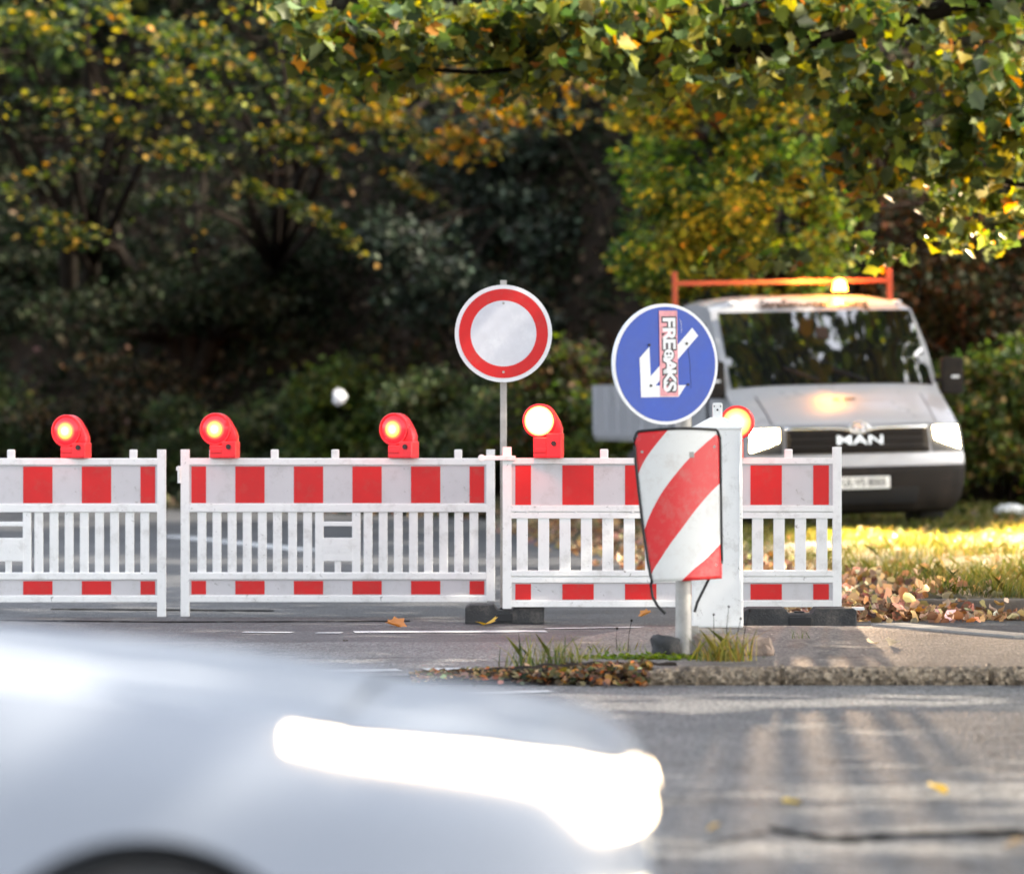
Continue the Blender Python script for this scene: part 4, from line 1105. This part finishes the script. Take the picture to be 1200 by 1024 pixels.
limb([(8.25,35.7,3.4), P(1330,200,37), P(1210,218,37.5), P(1130,205,37.8), P(1085,168,38), P(1040,125,38), P(1010,95,38), P(985,50,38), P(960,-20,38)], [.06,.038,.032,.030,.026,.022,.018,.014,.01])
limb([P(1130,205,37.8), P(1105,240,38), P(1072,285,38.2), P(1030,305,38.3), P(990,318,38.4)], [.03,.022,.017,.012,.006])
limb([P(1105,240,38), P(1090,262,38), P(1078,290,38), P(1083,318,38), P(1076,345,38)], [.016,.014,.011,.008,.005])
limb([P(1180,-10,37), P(1060,-5,36.8), P(960,-20,36.5), P(860,10,36.5), P(780,15,36.2)], [.06,.045,.035,.02,.01])
limb([P(900,60,37), P(860,72,37.2), P(800,100,37.4), P(770,140,37.5)], [.03,.02,.014,.006])
limb([P(640,76,37), P(600,50,36.8), P(540,30,36.6), P(450,20,36.5)], [.018,.014,.010,.005])
for (a, c_) in (((8.4,35.5,5.5),(5.5,30,6.8)), ((8.4,34,6.5),(9.5,22,8)), ((9,26,7.5),(7,15,7)), ((8.4,35.5,6.5),(10.5,30,8)), ((8.4,35.5,5.8),(9,26,6.6)), ((8.4,35.5,7),(5.6,38,8)), ((8.4,35.5,7.5),(12,35,8.5)), ((8.3,35.5,5),(3,33,6.2)), ((8.4,35.5,6.8),(3.5,40,7.6))):
    a = Vector(a); c_ = Vector(c_); limb([a, a.lerp(c_,.5)+Vector((0,0,.5)), c_], [.12,.07,.02])
lb.build('branches', 'bark', mo, smooth=60)
mrng = np.random.default_rng(99); MP_ = []
def mc(px, py, Y, rx, rz, n, sub=10, ry=.6): MP_.append(spray_pts(mrng, P(px, py, Y), (rx, ry, rz), n, sub))
for i in range(30):
    t = i/29; mc(350+390*t+r_.uniform(-12,12), r_.uniform(2,66), 36.6+r_.uniform(-.7,.7), .36, .16, 62)
for i in range(16): mc(r_.uniform(380,740), r_.uniform(62,112), 37+r_.uniform(-.5,.5), .22, .10, 26, 5)
for i in range(58):
    px = r_.uniform(740,1210); mx_ = 95+(px-740)*.20
    mc(px, r_.uniform(-15, mx_), 37.4+r_.uniform(-1,1), .34, .24, 60)
for i in range(16): mc(r_.uniform(960,1215), r_.uniform(110,215), 37.8+r_.uniform(-.5,.5), .28, .2, 42, 7)
for i in range(16): mc(r_.uniform(1060,1215), r_.uniform(140,225), 37.4+r_.uniform(-.4,.3), .2, .14, 30, 6)
for (px, py, n_) in ((1150,165,60),(1180,150,80),(1190,190,60),(1130,150,40),(1160,235,26),(1195,235,40),(1190,260,34),(1175,285,20),(1120,250,10),(1135,272,16),(1085,270,22),(1060,300,14),(1035,300,16),(1010,290,16),(1095,245,16),
                     (840,308,24),(862,300,12),(908,306,20),(930,300,10),(905,200,18),(935,215,7),(1000,245,12),(1040,215,20),(1060,190,26),(1115,292,12)):
    mc(px, py, 37.9+r_.uniform(-.3,.3), .14, .09, n_, 4, .2)
pts = np.concatenate(MP_)-np.array(mp_base)[None,:]
leaf_object('crown', pts, .135, MAP, 'leaf', mo, 'maple', .75, 98, .14, .35, [4,4.5,3,.8,4,2.5])
# unseen canopy added above the picture to shade the junction
r2 = np.random.default_rng(5); UP = []
for i in range(310):
    c = (r2.uniform(1.6,15), r2.uniform(3,33), r2.uniform(5.6,9.8))
    UP.append(spray_pts(r2, c, (1.0,1.0,.6), 110, 8))
pts = np.concatenate(UP)-np.array(mp_base)[None,:]
leaf_object('added_canopy', pts, .34, MAP, 'leaf', mo, 'broad', .6, 97, .14, .2, [4,4,2,1,4,3])
# unseen leaves added over the van for shade and windscreen reflections
UP = [spray_pts(r2, (r2.uniform(.8,15.5), r2.uniform(39.8,50), r2.uniform(6.5,10.2)), (.8,.8,.5), 110, 7) for i in range(290)]
UP += [spray_pts(r2, (r2.uniform(2,6.5), r2.uniform(40.5,47), r2.uniform(6.2,8.6)), (.7,.7,.4), 70, 9) for i in range(72)]
leaf_object('added_canopy', np.concatenate(UP)-np.array(darkt.location)[None,:], .24, LIN, 'leaf', darkt, 'broad', .6, 96, .14, .2)
# wood on the crest and to the right: keeps the slope in shade
WD = []
for i in range(230):
    x = r2.uniform(-20, 34); y = r2.uniform(72, 84)-max(0, x-8)*.55
    z = (hz(x, y) if y > toeY(x) else 0)+r2.uniform(.5, 9)
    WD.append(spray_pts(r2, (x, y, z), (1.3,1.3,.9), 150, 9))
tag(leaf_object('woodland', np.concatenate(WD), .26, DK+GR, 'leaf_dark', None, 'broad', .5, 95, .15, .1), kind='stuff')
tkw = MB()
for i in range(40):
    x = r2.uniform(-18, 32); y = r2.uniform(73, 82)-max(0, x-8)*.5; z = hz(x, y) if y > toeY(x) else 0
    tkw.tube([(x,y,z-.3), (x+.2,y,z+4), (x+r2.uniform(-.5,.5),y,z+9)], [.18,.14,.06], 7)
tag(tkw.build('woodland_trunks', 'bark', smooth=60), kind='stuff')

# grass, leaf litter
n = 90000
gx = rng.uniform(0, 1, n)**1.0; gy = 29.5+rng.uniform(0, 1, n)**1.3*22
ge = np.array([road_edge(y) for y in gy]); gxx = ge+.35+gx*7.0
patch = np.sin(gxx*2.3+gy*.8)+np.sin(gxx*.9-gy*1.9)+rng.normal(0, .5, n)
edge_d = (gxx-ge)+.25*np.sin(gy*3)
keep = (edge_d > .55+.35*rng.random(n)) & (patch > -1.1)
gz = np.array([vz(a, b_) for a, b_ in zip(gxx, gy)])+.012
leafg = np.stack([gxx,gy,gz],1)[keep]
def blades(name, pts, size, pal, seed, w=None):
    rg = np.random.default_rng(seed); n = len(pts)
    sz = size*rg.uniform(.35,1,n)**1.5*1.6; az = rg.uniform(0,2*PI,n); tl = rg.normal(0,.5,(n,2))
    wd = sz*rg.uniform(.012,.03,n)+.0008
    s_ = np.stack([np.cos(az),np.sin(az),np.zeros(n)],1)*wd[:,None]
    tip = np.stack([tl[:,0],tl[:,1],np.ones(n)],1)*sz[:,None]; mid = tip*.5*np.array([.6,.6,1.1])
    V = np.stack([pts-s_, pts+s_, pts+mid+s_*.7, pts+tip, pts+mid-s_*.7], 1).reshape(-1,3)
    me = bpy.data.meshes.new(name); me.vertices.add(5*n); me.vertices.foreach_set('co', V.astype(np.float32).ravel())
    me.loops.add(5*n); me.loops.foreach_set('vertex_index', np.arange(5*n, dtype=np.int32))
    me.polygons.add(n); me.polygons.foreach_set('loop_start', (np.arange(n)*5).astype(np.int32)); me.polygons.foreach_set('loop_total', np.full(n,5,np.int32)); me.update(calc_edges=True)
    pal = np.array(pal); ww = np.array(w if w else [1]*len(pal), float); ww /= ww.sum()
    c = pal[rg.choice(len(pal), n, p=ww)]*np.exp(rg.normal(0,.25,n))[:,None]
    c4 = np.ones((n,5,4)); c4[:,:,:3] = np.clip(c,0,1)[:,None,:]
    at = me.color_attributes.new('Col','FLOAT_COLOR','POINT'); at.data.foreach_set('color', c4.astype(np.float32).ravel())
    me.materials.append(M['grass']); o = bpy.data.objects.new(name, me); COL.objects.link(o); return o
tag(blades('grass', leafg, .085, [(.07,.09,.016),(.115,.105,.022),(.04,.065,.013),(.15,.115,.04)], 61), kind='stuff')
n = 1700
ly = 29.0+rng.uniform(0,1,n)**1.5*22; lx = np.array([road_edge(y) for y in ly])+rng.normal(.2,.28,n)
lz = np.array([max(0, vz(a,b_)) if b_ > 29.4 else 0 for a,b_ in zip(lx,ly)])+np.abs(rng.normal(0,.03,n))+.008
pile = np.stack([lx,ly,lz],1)
n2 = 480; px_ = rng.normal(2.35,.28,n2); py_ = rng.normal(29.15,.35,n2); pz_ = np.abs(rng.normal(0,.05,n2))+.01
n3 = 700; qx = rng.uniform(2.3,6,n3); qy = rng.normal(28.95,.10,n3); qz = np.abs(rng.normal(0,.015,n3))+.01
n4 = 450; wy = rng.uniform(30,50,n4); wx = np.array([road_edge(y) for y in wy])+rng.uniform(.3,7,n4); wz = np.array([vz(a,b_) for a,b_ in zip(wx,wy)])+.05
n5 = 1500; vx_ = rng.uniform(-3,2,n5); vy_ = np.array([toeY(x) for x in vx_])-np.abs(rng.normal(0,1.6,n5)); vz_ = np.full(n5,.02)+np.abs(rng.normal(0,.03,n5))
allp = np.concatenate([pile, np.stack([px_,py_,pz_],1), np.stack([qx,qy,qz],1), np.stack([wx,wy,wz],1), np.stack([vx_,vy_,vz_],1)])
LEAF['curled'] = ([(0,0,0), (.26,.10,.16), (.34,.42,.24), (.20,.78,.12), (0,1,.22), (-.24,.74,.05), (-.36,.40,.26), (-.22,.08,.12), (0,.5,-.06)], [(0,1,2,8), (8,2,3,4), (8,4,5,6), (0,8,6,7)])
tag(leaf_object('leaf_litter', allp, .078, DRY, 'leaf_dry', None, 'curled', .55, 62, .2), kind='stuff')
# debris and weeds at the nose of the island
n = 6500
t = rng.uniform(0,1,n)
ex = .66-1.15*t; ey = 22.32+rng.normal(0,.15,n)*(1-.4*t)+.45*t*rng.random(n); ezz = (.09*np.clip(1-t*.85,.05,1))*rng.uniform(0,1,n)+.006
tag(leaf_object('debris', np.stack([ex,ey,ezz],1), .038, [(.16,.11,.06),(.26,.18,.10),(.06,.045,.03),(.36,.15,.05),(.12,.11,.05)], 'leaf_dry', None, 'broad', 1.0, 63, .3), kind='stuff')
mound = MB(); mound.grid(lambda u, v: (-.75+1.55*u, 22.14+.75*v, .004+.082*math.sin(min(1,u*1.25)*PI/2)**1.5*max(0, math.sin(min(1,max(0,v*1.15))*PI))**.6*(1+.15*math.sin(u*40)*math.sin(v*23))), 60, 24)
tag(mound.build('dirt', 'soil', smooth=60), kind='structure')
r_ = random.Random(9)
def tuft(name, label, loc, rx, n_, h, pal, seed, cat='weeds'):
    rg = np.random.default_rng(seed)
    pts = np.stack([rg.normal(0,rx,n_), rg.normal(0,rx*.6,n_), np.zeros(n_)],1)
    o = blades(name, pts, h, pal, seed); o.location = loc
    return tag(o, label, cat)
GP = [(.10,.14,.03),(.20,.22,.05),(.30,.26,.10),(.06,.09,.025)]
a = G(632,783,.04); tuft('grass_tuft', 'tallest grass tuft at the left nose of the island', (a.x,a.y,.04), .11, 130, .12, GP, 71)
a = G(668,781,.05); tuft('grass_tuft', 'thin dry grass tuft on the nose of the island', (a.x,a.y,.05), .05, 60, .10, [(.30,.26,.12),(.2,.2,.06)], 72)
a = G(720,768,.06); tuft('grass_tuft', 'low green weed patch left of the signpost', (a.x,a.y,.06), .15, 160, .05, GP, 73)
a = G(845,774,.08); tuft('grass_tuft', 'yellow-green weed clump right of the signpost', (a.x,a.y,.08), .07, 170, .11, [(.30,.26,.06),(.16,.18,.04),(.35,.22,.06)], 74)
a = G(937,748,.08); tuft('grass_tuft', 'tiny dark weed in the island asphalt', (a.x,a.y,.08), .03, 18, .04, GP, 75)
a = G(760,774,.07); 
ms = leaf_object('moss', np.stack([rng.normal(0,.16,420), rng.normal(0,.06,420), np.abs(rng.normal(0,.008,420))],1), .03, [(.10,.15,.02),(.16,.20,.03)], 'leaf', None, 'broad', 1.2, 76); ms.location = (a.x,a.y,.082)
tag(ms, kind='stuff')
# dry seed stalks
sk = MB()
for (px, h_) in ((-.05,.22),(.0,.26),(.04,.20),(.07,.24)):
    sk.tube([(px,0,0),(px*1.3,.0,h_*.6),(px*1.5+.01,0,h_)], [.0022,.0018,.0012], 4); sk.sph((px*1.5+.01,0,h_), .006, u=8, v=6)
a = G(852,772,.08); st_ = sk.build('dry_stalks', 'twig_bark'); st_.location = (a.x,a.y+.03,.08); tag(st_, 'thin dry seed stalks in front of the white box pillar', 'weeds')
sk = MB()
for (px, h_) in ((-.03,.15),(.02,.19)):
    sk.tube([(px,0,0),(px*1.3,.0,h_*.6),(px*1.5+.01,0,h_)], [.0022,.0018,.0012], 4); sk.sph((px*1.5+.01,0,h_), .007, u=8, v=6)
a = G(731,768,.06); st_ = sk.build('dry_stalks', 'twig_bark'); st_.location = (a.x,a.y,.05); tag(st_, 'lone dry stalks on the island left of the signpost', 'weeds')
# single fallen leaves on the asphalt
def fallen(px, py, z, size, col, label, seed):
    g = G(px, py, z)
    o = leaf_object('fallen_leaf', [[0,0,0]], size, [col], 'leaf_dry', None, 'maple', 3.0, seed, .05)
    o.location = (g.x, g.y, z+.022); tag(o, label, 'leaf', 'single fallen leaves on the asphalt')
YL = (.62,.42,.08); PL = (.55,.42,.28); OR = (.55,.25,.08)
fallen(1097,929,0,.085,YL,'yellow leaf on the road near the right edge',1)
fallen(925,946,0,.085,YL,'yellow leaf on the road above the black tar patch',2)
fallen(838,975,0,.07,YL,'small yellow leaf left of the black tar patch',3)
fallen(1193,994,0,.06,PL,'pale leaf in the lower right corner of the road',4)
fallen(778,802,0,.05,PL,'pale leaf at the foot of the kerb below the signpost',5)
fallen(1022,757,.08,.08,PL,'pale curled leaf on the island, left one of two',6)
fallen(1048,756,.08,.09,PL,'pale curled leaf on the island, right one of two',7)
fallen(757,722,0,.12,OR,'orange leaf on the road left of the striped plate',8)
fallen(462,734,0,.12,OR,'brown-orange leaf below the long thin-slatted panel',9)
fallen(572,733,0,.11,YL,'yellow leaf in front of the left rubber foot',10)
fallen(405,755,0,.05,(.05,.04,.03),'small dark leaf on the road below the handle panel',11)
# white scraps
def scrap(name, label, loc, r, seed, sc=(1,.8,1)):
    b = MB(); b.sph((0,0,0), r, sc, 14, 10); q_ = random.Random(seed)
    for v in b.bm.verts: v.co *= 1+.22*math.sin(v.co.x*70+seed)*math.cos(v.co.z*60)+q_.uniform(-.08,.08)
    o = b.build(name, 'litter_white', smooth=20); o.location = loc; return tag(o, label, 'litter')
scrap('plastic_scrap', 'crumpled white plastic scrap caught in the green shrub', P(398,465,57.9), .085, 3, (1,.8,1.15))
a = P(1185,606,48.5); scrap('plastic_scrap', 'white litter lying beside the shrub right of the van', (a.x, a.y, vz(a.x,a.y)+.07), .12, 6, (1.5,.8,.6))
